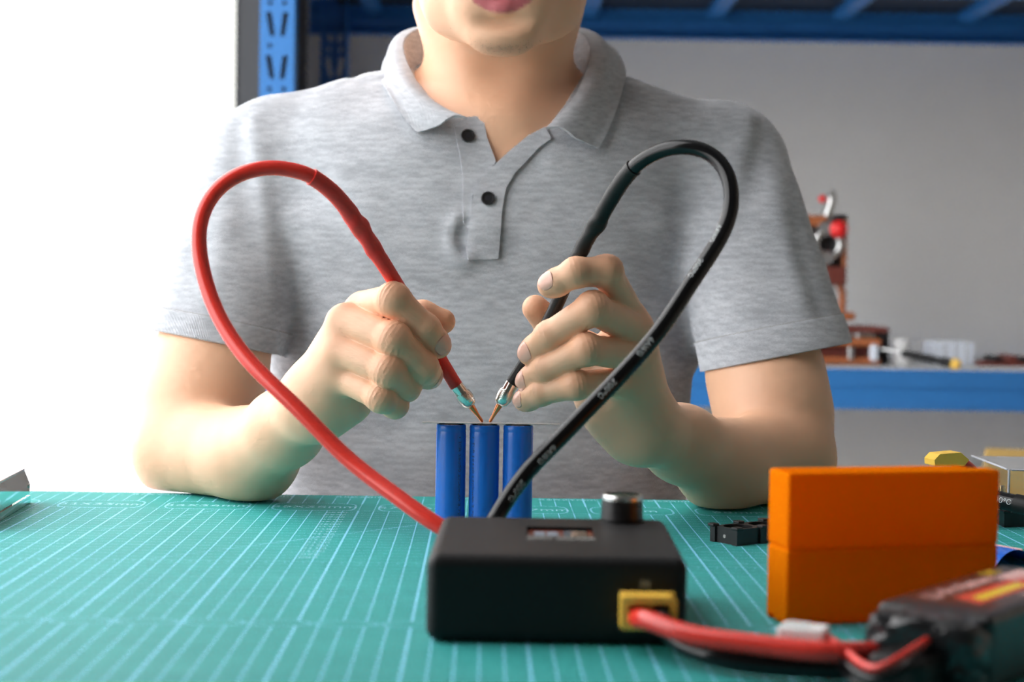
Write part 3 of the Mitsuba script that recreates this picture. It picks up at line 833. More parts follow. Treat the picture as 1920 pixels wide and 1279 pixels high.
# ---------------------------------------------------------------- clear plastic box with connectors
CB = 'clear_box'
tag(CB, 'clear plastic parts box at the right edge of the mat', 'plastic box')
q = M(1891, 881, .034)
bx0, by0 = q[0], q[1]
bw, bd, bh, tk = .125, .092, .034, .0014


def shellbox(x0, x1, y0, y1, z0, z1, open_top=True):
    o = rbox(x0, x1, y0, y1, z0, z1, .0025, 2)
    return o


def sheet_box(z0, z1, bottom):
    """Walls of one thickness as single sheets."""
    pts = np.array(sbox(bx0, by0, bx0 + bw, by0 + bd).buffer(-.003).buffer(.003, 4).exterior.coords)[:-1]
    n = len(pts)
    V = np.vstack([np.c_[pts, np.full(n, z0)], np.c_[pts, np.full(n, z1)]])
    k = np.arange(n)
    f = np.vstack([np.stack([k, (k + 1) % n, (k + 1) % n + n], 1), np.stack([k, (k + 1) % n + n, k + n], 1)])
    c = n if not bottom else 0
    fan = np.stack([np.full(n - 2, c), c + np.arange(1, n - 1), c + np.arange(2, n)], 1)
    return trimesh.Trimesh(V, np.vstack([f, fan]), process=False)


obj(CB + '__tray', sheet_box(ZT + .0004, ZT + .0245, True), 'clear_plastic')
obj(CB + '__lid', sheet_box(ZT + .0250, ZT + bh, False), 'clear_plastic')
scene['clear_edge'] = {'type': 'twosided', 'bsdf': {'type': 'principled', 'base_color': {'type': 'rgb', 'value': [.62, .63, .70]}, 'roughness': 0.15, 'specular': .6}}
ep = lambda x, y, z: np.array([bx0 + x, by0 + y, ZT + z])
edges = []
for z in (.0339,):
    edges += [tube([ep(0, .002, z), ep(0, bd - .002, z)], .0007, 8), tube([ep(.002, 0, z), ep(bw - .002, 0, z)], .0007, 8)]
edges += [tube([ep(0.0006, 0.0006, .001), ep(.0006, .0006, .034)], .0009, 8)]
obj(CB + '__edge', cat_(edges), 'clear_edge', smooth=40, label='bright moulded edges of the box')
obj(CB + '__foggy_top', moved(bx(.003, bw - .003, .003, bd - .003, bh - .0008, bh - .0004), frame((1, 0, 0), (0, 1, 0), (0, 0, 1), (bx0, by0, ZT))), 'shelf_grey', label='greyish translucent top')
rg = np.random.default_rng(11)
spots = [(.012, .012, 0, .012, 'short brass bullet connector at the front left corner inside the clear box'), (.024, .010, .2, .0165, 'tall brass bullet connector near the front of the clear box'),
         (.036, .016, .5, .012, 'short brass bullet connector by the red rings in the clear box'), (.012, .055, .8, .0165, 'tall brass bullet connector at the back left of the clear box')]
for i, (x, y, a, h, lb) in enumerate(spots):
    key = 'bullet_connector' + (f'_{i:03d}' if i else '')
    m = lathe([(0, 0), (.0032, 0), (.0032, .0035), (.0040, .0036), (.0040, .0055), (.0024, .006), (.0024, h - .002), (.0019, h), (0, h)], 18)
    obj(key, moved(m, yawm(ep(x, y, .0006), math.degrees(a))), 'brass', smooth=30, label=lb, cat='connector', group='brass connectors in the clear box')
for i, (x, y, lb) in enumerate(((.018, .003, 'small red ring nearest the front left edge inside the clear box'), (.031, .006, 'small red ring right of the tall brass connector in the clear box'))):
    key = 'red_sleeve_ring' + (f'_{i:03d}' if i else '')
    tr = moved(trimesh.creation.torus(.0042, .0016, 20, 10), frame((1, 0, 0), (0, 0, 1), (0, -1, 0), ep(x, y + .003, .0066)))
    obj(key, tr, 'red_silicone', smooth=True, label=lb, cat='ring', group='red rings in the clear box')
obj('yellow_plug', moved(xt_shell(.014, .008, .012), frame((0, 1, 0), (0, 0, 1), (1, 0, 0), ep(.004, .042, .0046))), 'yellow_nylon', smooth=30, label='small yellow plug lying inside the clear box', cat='connector')

# yellow connector on a stiff lead behind the orange case
YC = 'yellow_connector'
tag(YC, 'yellow connector on red lead showing above the orange case', 'connector')
yq = P(1775, 861, 1.10)
YM = frame((.97, .24, 0), (0, 0, 1), (.24, -.97, 0), yq)
pf = Polygon([(-.0115, -.0032), (.0085, -.0036), (.0118, .0000), (.0060, .0046), (-.0085, .0036), (-.0118, .0002)]).buffer(.0004)
obj(YC + '__shell', moved(rslab(pf, -.007, .007), YM), 'yellow_nylon', smooth=30)
q, _ = spline([yq + (.004, 0, -.003), yq + (.012, .002, -.004), yq + (.022, .006, -.016), yq + (.018, .0, -.030), np.array([yq[0] - .01, yq[1] - .02, ZT + .0045]), np.array([yq[0] - .06, yq[1] - .03, ZT + .0045]), np.array([yq[0] - .07, yq[1] + .0, ZT + .0045])], 60)
q[:, 2] = np.maximum(q[:, 2], ZT + .0045)
obj(YC + '__lead', tube(q, .0042, 20), 'red_silicone', smooth=40, label='thick red lead')

# ---------------------------------------------------------------- polished metal tool, left edge
MT = 'metal_tool'
tag(MT, 'mirror-polished metal tool with a chamfered nose at the left edge', 'metal tool')
t0 = M(57, 943)
t1 = M(0, 978)
ta = t1 - t0; ta[2] = 0; ta /= np.linalg.norm(ta)
TMx = frame(ta, np.cross((0, 0, 1), ta), (0, 0, 1), (t0[0], t0[1], ZT))      # x runs from the nose towards the bench front, y to the right of it
hz = lambda px, py: P(px, py, t0[1])[2] - ZT
side = Polygon([(0, .0062), (0, hz(56, 907)), (.017, hz(22, 879) + .001), (.13, hz(22, 879) + .001), (.13, .0062)])
up_m = moved(rslab(side, -.018, 0), TMx @ frame((1, 0, 0), (0, 0, 1), (0, -1, 0), (0, -.0185, 0)))
up_m.fix_normals()
lowb = moved(rslab(Polygon([(0, .0003), (.13, .0003), (.13, .0052), (0, .0052)]), 0, .0195), TMx @ frame((1, 0, 0), (0, 0, 1), (0, -1, 0), (0, 0, 0)))
lowb.fix_normals()
obj(MT + '__upper_jaw', up_m, 'chrome')
obj(MT + '__lower_jaw', lowb, 'chrome')
obj(MT + '__top_plate', moved(rbox(.017, .13, -.0, .0185, hz(22, 879) + .0008, hz(22, 879) + .0022, .0005), TMx @ frame((1, 0, 0), (0, 1, 0), (0, 0, 1), (0, -.0187, 0))), 'steel', smooth=30)
obj(MT + '__hinge_block', moved(rbox(.05, .13, -.0175, -.001, .0050, .0064, .0004), TMx), 'black_satin', smooth=30)
obj(MT + '__slot_pin', moved(cyl((.004, -.019, .012), (.004, .0006, .012), .0016, 12), TMx @ frame((1, 0, 0), (0, 1, 0), (0, 0, 1), (0, -.0003, 0))), 'steel', smooth=30)
# ---------------------------------------------------------------- signed distance modelling
def seg(p, a, b):
    a, b = np.asarray(a, np.float32), np.asarray(b, np.float32)
    ba = b - a
    pa = p - a
    h = np.clip((pa @ ba) / (ba @ ba), 0, 1)
    return np.sqrt(((pa - h[:, None] * ba) ** 2).sum(1)), h


def cap(p, a, b, ra, rb):
    d, h = seg(p, a, b)
    return d - (ra + (rb - ra) * h)


def ell(p, c, r, R=None):
    q = p - np.asarray(c, np.float32)
    if R is not None:
        q = q @ R
    r = np.asarray(r, np.float32)
    k0 = np.sqrt(((q / r) ** 2).sum(1))
    k1 = np.sqrt(((q / (r * r)) ** 2).sum(1))
    return k0 * (k0 - 1) / np.maximum(k1, 1e-6)


def smin(a, b, k):
    h = np.maximum(k - np.abs(a - b), 0) / k
    return np.minimum(a, b) - h * h * k * 0.25


def smax(a, b, k):
    return -smin(-a, -b, k)


def surface(f, lo, hi, h, steps=2):
    """Surface nets of f = 0 inside a box, vertices then moved onto the surface."""
    lo, hi = np.asarray(lo, float), np.asarray(hi, float)
    n = np.ceil((hi - lo) / h / 4).astype(int) * 4 + 1
    ax = [lo[k] + h * np.arange(n[k]) for k in range(3)]
    nb = (n - 1) // 4
    cs = np.stack(np.meshgrid(*[ax[k][2::4][:nb[k]] for k in range(3)], indexing='ij'), -1).reshape(-1, 3).astype(np.float32)
    dc = np.concatenate([f(c) for c in np.array_split(cs, max(1, len(cs) // 200000))]).reshape(nb)
    live = np.abs(dc) < 4 * h * 1.35
    D = np.where(dc < 0, -1.0, 1.0).astype(np.float32)
    D = np.pad(np.repeat(np.repeat(np.repeat(D, 4, 0), 4, 1), 4, 2), ((0, 1),) * 3, mode='edge')
    lv = np.pad(live, ((0, 1),) * 3)
    on = np.zeros(D.shape, bool)
    for i in range(5):
        for j in range(5):
            for k in range(5):
                on[i:i + 4 * nb[0]:4, j:j + 4 * nb[1]:4, k:k + 4 * nb[2]:4] |= live
    ix = np.argwhere(on)
    pts = np.stack([ax[k][ix[:, k]] for k in range(3)], 1).astype(np.float32)
    val = np.concatenate([f(c) for c in np.array_split(pts, max(1, len(pts) // 200000))])
    D[ix[:, 0], ix[:, 1], ix[:, 2]] = val
    s = D < 0
    c = [s[i:s.shape[0] - 1 + i, j:s.shape[1] - 1 + j, k:s.shape[2] - 1 + k] for i in (0, 1) for j in (0, 1) for k in (0, 1)]
    tot = sum(x.astype(np.int8) for x in c)
    act = (tot > 0) & (tot < 8)
    cells = np.argwhere(act)
    idx = np.full(act.shape, -1, np.int32)
    idx[act] = np.arange(len(cells))
    off = np.array([(i, j, k) for i in (0, 1) for j in (0, 1) for k in (0, 1)])
    dv = np.stack([D[cells[:, 0] + o[0], cells[:, 1] + o[1], cells[:, 2] + o[2]] for o in off], 1)
    acc, cnt = np.zeros((len(cells), 3)), np.zeros(len(cells))
    for a in range(8):
        for b in range(a + 1, 8):
            if np.abs(off[a] - off[b]).sum() == 1:
                da, db = dv[:, a], dv[:, b]
                m = (da < 0) != (db < 0)
                t = np.where(m, da / np.where(m, da - db, 1), 0)
                acc += np.where(m[:, None], off[a] + t[:, None] * (off[b] - off[a]), 0)
                cnt += m
    V = lo + h * (cells + acc / np.maximum(cnt, 1)[:, None])
    faces = []
    for axis in range(3):
        sl0 = [slice(None)] * 3; sl1 = [slice(None)] * 3
        sl0[axis], sl1[axis] = slice(0, -1), slice(1, None)
        e = s[tuple(sl0)] != s[tuple(sl1)]
        u, w = (axis + 1) % 3, (axis + 2) % 3
        E = np.argwhere(e)
        E = E[(E[:, u] > 0) & (E[:, w] > 0) & (E[:, u] < n[u] - 1) & (E[:, w] < n[w] - 1)]
        q = []
        for (du, dw) in ((0, 0), (-1, 0), (-1, -1), (0, -1)):
            x = E.copy(); x[:, u] += du; x[:, w] += dw
            q.append(idx[x[:, 0], x[:, 1], x[:, 2]])
        q = np.stack(q, 1)
        inside = s[E[:, 0], E[:, 1], E[:, 2]]
        q = np.where(inside[:, None], q, q[:, ::-1])
        faces.append(q[(q >= 0).all(1)])
    q = np.vstack(faces)
    Fq = np.vstack([q[:, [0, 1, 2]], q[:, [0, 2, 3]]])
    g = grad(f, V, h * .3)
    for _ in range(steps):
        d = f(V.astype(np.float32))
        V = V - np.clip(d, -h, h)[:, None] * g * .9
    return trimesh.Trimesh(V, Fq, process=False)


def grad(f, V, e):
    g = np.stack([f((V + np.eye(3)[k] * e).astype(np.float32)) - f((V - np.eye(3)[k] * e).astype(np.float32)) for k in range(3)], 1)
    return g / np.maximum(np.linalg.norm(g, axis=1, keepdims=True), 1e-9)


# ---------------------------------------------------------------- joints of the seated person
SHA, SHB = P(503, 314, 1.40), P(1354, 320, 1.40)
ELA, ELB = P(348, 842, 1.225), P(1468, 858, 1.225)
ARM = {'A': [(P(470, 854, 1.165), .0305), (P(534, 803, 1.105), .0240)], 'B': [(P(1357, 875, 1.165), .0295), (P(1278, 832, 1.12), .0240)]}
WR = {'A': P(592, 750, 1.055), 'B': P(1206, 797, 1.078)}
HANDS = {
    'A': dict(
        index=[(682, 577, 1.046, .0105), (738, 562, 1.011, .0097), (797, 617, 1.0175, .0088), (822, 648, 1.0235, .0075)],
        middle=[(647, 602, 1.031, .0108), (738, 637, 1.005, .0099), (793, 690, 1.016, .0090), (804, 705, 1.032, .0078)],
        ring=[(641, 655, 1.026, .0102), (728, 695, 1.004, .0093), (762, 722, 1.017, .0085), (764, 730, 1.038, .0074)],
        little=[(641, 705, 1.031, .0095), (714, 745, 1.008, .0084), (740, 759, 1.018, .0076), (742, 763, 1.034, .0066)],
        thumb=[(650, 695, 1.066, .0135), (728, 612, 1.062, .0115), (792, 594, 1.0445, .0100), (830, 603, 1.0450, .0078)]),
    'B': dict(
        index=[(1179, 592, 1.046, .0102), (1137, 509, 1.010, .0092), (1080, 511, 1.0035, .0085), (1031, 535, 1.010, .0072)],
        middle=[(1190, 618, 1.042, .0108), (1112, 578, 1.004, .0096), (1030, 630, 1.017, .0086), (994, 662, 1.0265, .0074)],
        ring=[(1190, 667, 1.042, .0102), (1100, 655, 1.006, .0090), (1022, 692, 1.020, .0080), (989, 714, 1.033, .0068)],
        little=[(1176, 716, 1.046, .0095), (1080, 722, 1.013, .0082), (1014, 737, 1.023, .0072), (982, 751, 1.034, .0062)],
        thumb=[(1160, 725, 1.082, .0140), (1092, 655, 1.074, .0115), (1033, 610, 1.0520, .0100), (1004, 578, 1.0460, .0082)]),
}
EXTRA = {'A': [((604, 768, 1.052), (655, 752, 1.050), .0150, .0135), ((658, 645, 1.050), (640, 725, 1.055), .0140, .0150)],
         'B': [((1140, 770, 1.074), (1178, 812, 1.078), .0150, .0150), ((1158, 650, 1.058), (1162, 745, 1.066), .0130, .0140), ((1110, 735, 1.072), (1150, 775, 1.076), .0115, .0150)]}
for hd in HANDS.values():
    for k in hd:
        hd[k] = [(P(*j[:3]).astype(np.float32), j[3]) for j in hd[k]]


def dorsal(j):
    b = j[3][0] - j[2][0]; b = b / np.linalg.norm(b)
    a = j[2][0] - j[1][0]
    d = a - b * np.dot(a, b)
    return b, d / np.linalg.norm(d)


def hand_sdf(p, w):
    hd, wr = HANDS[w], WR[w].astype(np.float32)
    palm = cap(p, wr, hd['middle'][0][0] * .35 + wr * .65 + np.array([.006 if w == 'A' else -.006, 0, 0], np.float32), .0188, .0160)
    cent = np.mean([hd[k][0][0] for k in ('index', 'middle', 'ring', 'little')], axis=0)
    for k in ('index', 'middle', 'ring', 'little'):
        m, r = hd[k][0]
        palm = smin(palm, cap(p, wr + (m - cent) * .35, m + (wr - m) * .06, .0125, r * .98), .012)
    for (a, b, ra, rb) in EXTRA[w]:
        palm = smin(palm, cap(p, P(*a), P(*b), ra, rb), .012)
    t = hd['thumb']
    palm = smin(palm, cap(p, wr * .55 + t[0][0] * .45, t[0][0], .0165, t[0][1]), .012)
    palm = smin(palm, cap(p, t[0][0], t[1][0], t[0][1], t[1][1]), .012)
    out = palm
    for k, j in hd.items():
        if k == 'thumb':
            f = smin(cap(p, j[1][0], j[2][0], j[1][1], j[2][1]), cap(p, j[2][0], j[3][0], j[2][1] * .98, j[3][1]), .003)
            full = smin(palm, f, .004)
        else:
            px = smin(cap(p, j[0][0], j[1][0], j[0][1] * .96, j[1][1] * .94), np.sqrt(((p - j[1][0]) ** 2).sum(1)) - j[1][1] * 1.02, .004)
            md = smin(cap(p, j[1][0], j[2][0], j[1][1] * .97, j[2][1] * .97), np.sqrt(((p - j[2][0]) ** 2).sum(1)) - j[2][1] * 1.01, .003)
            ds = cap(p, j[2][0], j[3][0], j[2][1] * .97, j[3][1])
            b, d = dorsal(j)
            ds = smin(ds, ell(p, j[3][0] * .75 + j[2][0] * .25 - d * .0012, (j[3][1] * 1.08,) * 3), .004)
            dist = smin(md, ds, .0025)
            full = smin(smin(palm, px, .006), dist, .0015)
            full = smin(full, smin(px, dist, .003), .0012)
        out = smin(out, full, .0012)
    return out


def arm_sdf(p, w):
    s, e = (SHA, ELA) if w == 'A' else (SHB, ELB)
    (f1, r1), (f2, r2) = ARM[w]
    d = cap(p, s, e + (s - e) * .15, .0425, .0400)
    d = smin(d, cap(p, e + (s - e) * .25, e, .039, .0365), .02)
    fore = smin(cap(p, e, f1, .0365, r1), cap(p, f1, f2, r1, r2), .015)
    fore = smin(fore, cap(p, f2, WR[w], r2, .0190), .012)
    d = smin(d, fore, .008)
    return smax(d, (ZT + .0006) - p[:, 2], .004)


O_ = P(941, -2, 1.247)                     # middle of the mouth
HP = math.radians(7)
HX, HY, HZ = np.array([1, 0, 0.0]), np.array([0, math.cos(HP), math.sin(HP)]), np.array([0, -math.sin(HP), math.cos(HP)])
HRM = np.stack([HX, HY, HZ], 1)
hp = lambda x, y, z: O_ + HRM @ (np.array([x, y, z]) / 1000)
NK0, NK1 = P(935, -40, 1.372), P(936, 262, 1.405)
LIPC = (0.50, 0.135, 0.15)


def head_sdf(p):
    q = ((p - O_.astype(np.float32)) @ HRM.astype(np.float32)) * 1000
    d = ell(q, (0, 98, 88), (77, 97, 94))
    d = smin(d, ell(q, (0, 62, 40), (62, 60, 72)), 30)
    d = smin(d, ell(q, (0, 48, 8), (50, 46, 30)), 20)
    for sx in (-1, 1):
        d = smin(d, cap(q, (sx * 12, 17, -23.5), (sx * 38, 53, -5), 12, 12.5), 24)
        d = smin(d, cap(q, (sx * 38, 53, -5), (sx * 57, 88, 30), 12.5, 12), 24)
        d = smin(d, ell(q, (sx * 44, 38, 42), (17, 17, 14)), 20)
        d = smin(d, ell(q, (sx * 17, 14, -4), (16, 12, 16)), 14)
    d = smin(d, ell(q, (0, 13, -23.5), (18, 14.5, 12.5)), 16)                    # chin
    d = smin(d, ell(q, (0, 9, 14), (26, 12, 12)), 12)                           # upper lip ridge
    d = smax(d, -ell(q, (0, -6, -16.5), (22, 9.5, 5.5)), 9)                      # fold above the chin
    d = smin(d, cap(q, (0, -4, 36), (0, 2, 72), 10, 7), 10)                     # nose
    d = smin(d, ell(q, (0, -9, 32), (10, 11, 9)), 8)
    for sx in (-1, 1):
        d = smin(d, ell(q, (sx * 12, -1, 29), (7.5, 9, 7)), 5)
        d = smax(d, -ell(q, (sx * 32, 0, 69), (17, 13, 12)), 14)                # eye sockets
        d = smin(d, ell(q, (sx * 32, 20, 68), (14, 13, 11)), 4)
        d = smin(d, cap(q, (sx * 14, 4, 84), (sx * 46, 18, 86), 6, 6), 10)
        d = smin(d, ell(q, (sx * 76, 100, 48), (6, 17, 30)), 5)                 # ears
        d = smax(d, -ell(q, (sx * 82, 96, 50), (5, 9, 18)), 4)
    # lips
    for sx in (-1, 1):
        d = smin(d, cap(q, (sx * 3, 1.5, -5.5), (sx * 19, 7.5, -1.5), 5.4, 2.2), 4.5)
        d = smin(d, cap(q, (sx * 4, .5, 4.5), (sx * 20, 7.5, 1.0), 4.2, 1.8), 4)
    d = smax(d, -np.minimum(cap(q, (0, -4, .2), (22, 6, -.2), 1.3, 1.0), cap(q, (0, -4, .2), (-22, 6, -.2), 1.3, 1.0)), 1.8)
    return d / 1000


def trunk_profile(z):
    zs = np.array([-.75, -.50, -.36, -.24, -.12, -.03, .04, .09, .125, .155])
    a = np.interp(z, zs, [.17, .172, .170, .168, .170, .173, .172, .160, .135, .105])
    b = np.interp(z, zs, [.115, .115, .112, .108, .108, .110, .108, .098, .086, .072])
    return a, b


XC = P(908, 400, 1.39)[0]
XN = P(935, 400, 1.39)[0]
YCN = 1.392


def trunk_sdf(p, grow=0.0):
    z = p[:, 2] - ZC
    a, b = trunk_profile(z)
    a, b = a + grow, b + grow
    qx, qy = np.abs(p[:, 0] - XC), np.abs(p[:, 1] - YCN)
    n = 2.6
    k = ((qx / a) ** n + (qy / b) ** n) ** (1 / n)
    d = (k - 1) * np.minimum(a, b)
    d = smax(d, z - (.152 + grow), .045)
    for s, e in ((SHA, -1), (SHB, 1)):
        d = smin(d, cap(p, np.array([XN + e * .055, 1.412, ZC + .118]), s + np.array([-e * .018, 0, .006]), .050 + grow, .050 + grow), .05)
    return d


PIT = P(938, 236, 1.318)


def skin_trunk(p):
    d = trunk_sdf(p, -.007)
    nk = cap(p, NK0, NK1, .0555, .0575)
    for sx, px in ((-1, 812), (1, 1058)):
        nk = smin(nk, cap(p, P(px, 10, 1.370), PIT + (sx * .012, .014, .004), .011, .0075), .035)
        nk = smin(nk, cap(p, PIT + (sx * .012, .008, -.004), PIT + (sx * .065, .040, .006), .0085, .008), .02)
    return smin(d, nk, .030)


def body_sdf(p):
    d = smin(skin_trunk(p), head_sdf(p), .018)
    return d


def cull(f_full, near):
    return f_full


# ---- skin, piece by piece from the same fields, joined into one body mesh
def arm_hand(w):
    lo_, hi_ = bounds_of(w)

    def f(p):
        d = arm_sdf(p, w)
        i = np.where(((p > lo_ - .03) & (p < hi_ + .03)).all(1))[0]
        if len(i):
            d[i] = smin(d[i], hand_sdf(p[i], w), .016)
        return d
    return f


def bounds_of(w):
    pts = np.array([j[0] for f in HANDS[w].values() for j in f] + [WR[w]])
    return pts.min(0) - .022, pts.max(0) + .022


pieces = []
for w in 'AB':
    lo, hi = bounds_of(w)
    f = arm_hand(w)
    pieces.append(surface(f, lo, hi, .00105))
    # forearm and upper arm outside the box of the hand
    s, e = (SHA, ELA) if w == 'A' else (SHB, ELB)
    pts = np.array([s, e, ARM[w][0][0], ARM[w][1][0], WR[w]])
    m = surface(f, pts.min(0) - .05, pts.max(0) + .05, .0034)
    c = m.triangles_center
    inb = ((c > lo + .003) & (c < hi - .003)).all(1)
    # fingers are only kept at the fine spacing
    inb |= ((c > lo - .001) & (c < hi + .001)).all(1) & (np.linalg.norm(c - WR[w], axis=1) > .05)
    m.update_faces(~inb)
    m.remove_unreferenced_vertices()
    pieces.append(m)
hb = np.array([hp(-92, -35, -50), hp(92, 205, 195), P(780, 250, 1.24), P(1090, 250, 1.24)])
NZ = ZC - .005
pieces.append(surface(body_sdf, [XN - .105, 1.20, ZC + .075], [XN + .11, 1.47, O_[2] + .21], .0026))
tr = surface(skin_trunk, [XC - .26, 1.24, ZT - .62], [XC + .26, 1.54, ZC + .20], .009)
c = tr.triangles_center
tr.update_faces(~((c[:, 0] > XN - .096) & (c[:, 0] < XN + .101) & (c[:, 2] > ZC + .084) & (c[:, 1] < 1.46)))
tr.remove_unreferenced_vertices()
pieces.append(tr)
skin = cat_(pieces)
V = np.array(skin.vertices)

nrm = np.array(skin.vertex_normals)
dimple = np.zeros(len(V))
for w in 'AB':
    for k, j in HANDS[w].items():
        if k == 'thumb':
            continue
        for i in (1, 2):
            c, r = j[i]
            b = j[i + 1][0] - j[i - 1][0]; b = b / np.linalg.norm(b)
            a_ = j[i][0] - j[i - 1][0]
            d = (j[i][0] - (j[i - 1][0] + j[i + 1][0]) / 2); d = d - b * np.dot(d, b); d /= np.linalg.norm(d) + 1e-9
            loc = V - c
            m = np.where(np.linalg.norm(loc, axis=1) < .016)[0]
            s_ = loc[m] @ b
            up_ = (loc[m] @ d) / r
            q_ = loc[m] @ np.cross(b, d)
            amp = (.00024, .00016)[i - 1]
            wv = np.cos(2 * np.pi * (s_ + q_ ** 2 * 12 * np.sign(s_)) / .0027) * np.exp(-(s_ / (.0042, .0030)[i - 1]) ** 2) * np.clip(up_ * 1.6 - .4, 0, 1)
            dimple[m] += amp * wv
V = V + nrm * dimple[:, None]
skin = trimesh.Trimesh(V, skin.faces, process=False)

# skin colour: redder knuckles, fingertips and lips, fuzz on the chin
col = np.tile(np.array([.73, .43, .275]), (len(V), 1))
col *= (1 + .05 * (meshkit.fbm(V * 45, 3) - .5))[:, None]
red = np.zeros(len(V))
for w in 'AB':
    for k, j in HANDS[w].items():
        for i, (c, r) in enumerate(j):
            amp = (.35, .65, .4, .6)[i]
            red = np.maximum(red, amp * np.exp(-(np.linalg.norm(V - c, axis=1) / (r * 1.35)) ** 4))
    e = ELA if w == 'A' else ELB
    red = np.maximum(red, .35 * np.exp(-(np.linalg.norm(V - e, axis=1) / .05) ** 2))
col = col * (1 - red[:, None]) + col * red[:, None] * np.array([1.04, .80, .72])
q = ((V - O_) @ HRM) * 1000
face = (q[:, 1] < 60) & (np.abs(q[:, 0]) < 60) & (q[:, 2] > -60)
ql = q.astype(np.float32)
xx = np.clip(1 - (q[:, 0] / 23.0) ** 2, 0, 1)
zlo, zup = -11.0 * xx ** .8, 7.0 * xx * (1 - .22 * np.exp(-(q[:, 0] / 4) ** 2))
lip = np.clip((q[:, 2] - zlo) / 1.5, 0, 1) * np.clip((zup - q[:, 2]) / 1.2, 0, 1) * face * (q[:, 1] < 22)
col = col * (1 - lip[:, None]) + lip[:, None] * np.array(LIPC)
beard = face * np.exp(-(((q[:, 0]) / 26) ** 2 + ((q[:, 2] + 36) / 5) ** 2)) * (q[:, 1] < 40)
mous = face * np.exp(-((np.abs(q[:, 0]) - 12) / 16) ** 2 - ((q[:, 2] - 12) / 5) ** 2) * .25
brow = face * np.exp(-((np.abs(q[:, 0]) - 31) / 16) ** 4 - ((q[:, 2] - 86 + np.abs(np.abs(q[:, 0]) - 36) * .15) / 4) ** 4)
sh_ = np.clip(.22 * beard + mous + .85 * brow, 0, .9)[:, None]
col = col * (1 - sh_) + sh_ * np.array([.05, .045, .045])


def skin_bump(p, n, uv):
    return 0.00012 * fbm(p.x * 900, p.y * 900, p.z * 900, 2) + 0.0003 * fbm(p.x * 160, p.y * 160, p.z * 160, 2)


scene['skin'] = {'type': 'twosided', 'bsdf': {'type': 'bumpmap', 'arbitrary': proc(skin_bump, 3e-4), 'scale': 1.0,
                 'bsdf': {'type': 'principled', 'base_color': {'type': 'mesh_attribute', 'name': 'vertex_color'}, 'roughness': 0.46, 'specular': 0.4, 'sheen': 0.25}}}
mat('nail', base_color=(.72, .41, .32), roughness=0.22, specular=0.5)
mat('hair_black', base_color=(.015, .013, .012), roughness=0.45)
mat('eye_white', base_color=(.75, .73, .70), roughness=0.15)
mat('eye_dark', base_color=(.02, .012, .01), roughness=0.1)
tag('person', 'person in a grey polo shirt holding a welding pen in each hand', 'person')
obj('person__body', skin, 'skin', smooth=True, color=np.clip(col, 0, 1))


def nail_mesh(j, which, rot=0.0, hint=None, size=1.0):
    b, d = dorsal(j)
    if hint is not None:
        d = np.asarray(hint, float); d = d - b * np.dot(d, b); d /= np.linalg.norm(d)
    w = np.cross(b, d)
    tip, r = j[3]
    r0 = j[2][1]
    L, A = .0057 * size, .82
    nu, nv = 15, 17
    uu, vv = np.meshgrid(np.linspace(-1, 1, nu), np.linspace(-1, 1, nv), indexing='ij')
    uu, vv = uu.ravel(), vv.ravel()
    half = A * (1 - np.abs(uu) ** 5 * np.where(uu < 0, .45, .35))
    s = uu * L - .0010 - .0011 * vv ** 2 * np.sign(uu)
    ang = vv * half + rot
    base = tip + b * np.minimum(s, r * .55)[:, None]
    dirv = np.cos(ang)[:, None] * d + np.sin(ang)[:, None] * w
    rr = np.full(len(s), .016)
    fh = lambda p: hand_sdf(p.astype(np.float32), which)
    for _ in range(14):
        rr = rr - .9 * fh(base + dirv * rr[:, None])
    rr = np.clip(rr, r * .4, r * 1.6).reshape(nu, nv)
    for _ in range(2):
        rr[1:-1] = (rr[:-2] + 2 * rr[1:-1] + rr[2:]) / 4
    rr = rr.ravel()
    lift = .00034 * np.clip((1 - np.abs(vv) ** 6), .25, 1)
    fwd = b * np.clip(s - r * .55, 0, None)[:, None]
    top = list(base + dirv * (rr + lift)[:, None] + fwd)
    bot = list(base + dirv * (rr - .0011)[:, None] + fwd)
    n = nu * nv
    i_, j_ = np.meshgrid(np.arange(nu - 1), np.arange(nv - 1), indexing='ij')
    a_ = (i_ * nv + j_)
    f = np.stack([a_, a_ + 1, a_ + nv + 1, a_, a_ + nv + 1, a_ + nv], -1).reshape(-1, 3)
    rim = list(range(nv)) + [k * nv + nv - 1 for k in range(1, nu)] + [(nu - 1) * nv + k for k in range(nv - 2, -1, -1)] + [k * nv for k in range(nu - 2, 0, -1)]
    sd = []
    for k in range(len(rim)):
        x, y = rim[k], rim[(k + 1) % len(rim)]
        sd += [[x, y, y + n], [x, y + n, x + n]]
    m = trimesh.Trimesh(np.array(top + bot), np.vstack([f, f[:, ::-1] + n, sd]), process=False)
    m.fix_normals()
    return m


TOCAM = np.array([0, -1, 0])
for w, k, hint in (('A', 'index', (.35, -.9, .2)), ('A', 'middle', (.75, -.25, -.3)), ('B', 'index', (-.3, -1, .55)), ('B', 'middle', (-.45, -1, .25)), ('B', 'ring', (-.5, -1, .25)), ('B', 'little', (-.4, -1, .3))):
    obj('person__body__fingernail', nail_mesh(HANDS[w][k], w, hint=hint, size=1.0 if k != 'little' else .85), 'nail', smooth=50)

# eyes, hair, chin fuzz
for sx in (-1, 1):
    e = moved(trimesh.creation.icosphere(3, .0118), frame((1, 0, 0), (0, 1, 0), (0, 0, 1), hp(sx * 32, 19.5, 68)))
    k = obj('person__eye', e, 'eye_white', smooth=True)
    i_ = moved(trimesh.creation.icosphere(2, .0058), frame((1, 0, 0), (0, 1, 0), (0, 0, 1), hp(sx * 31, 13.6, 66)))
    obj(k + '__iris', i_, 'eye_dark', smooth=True)


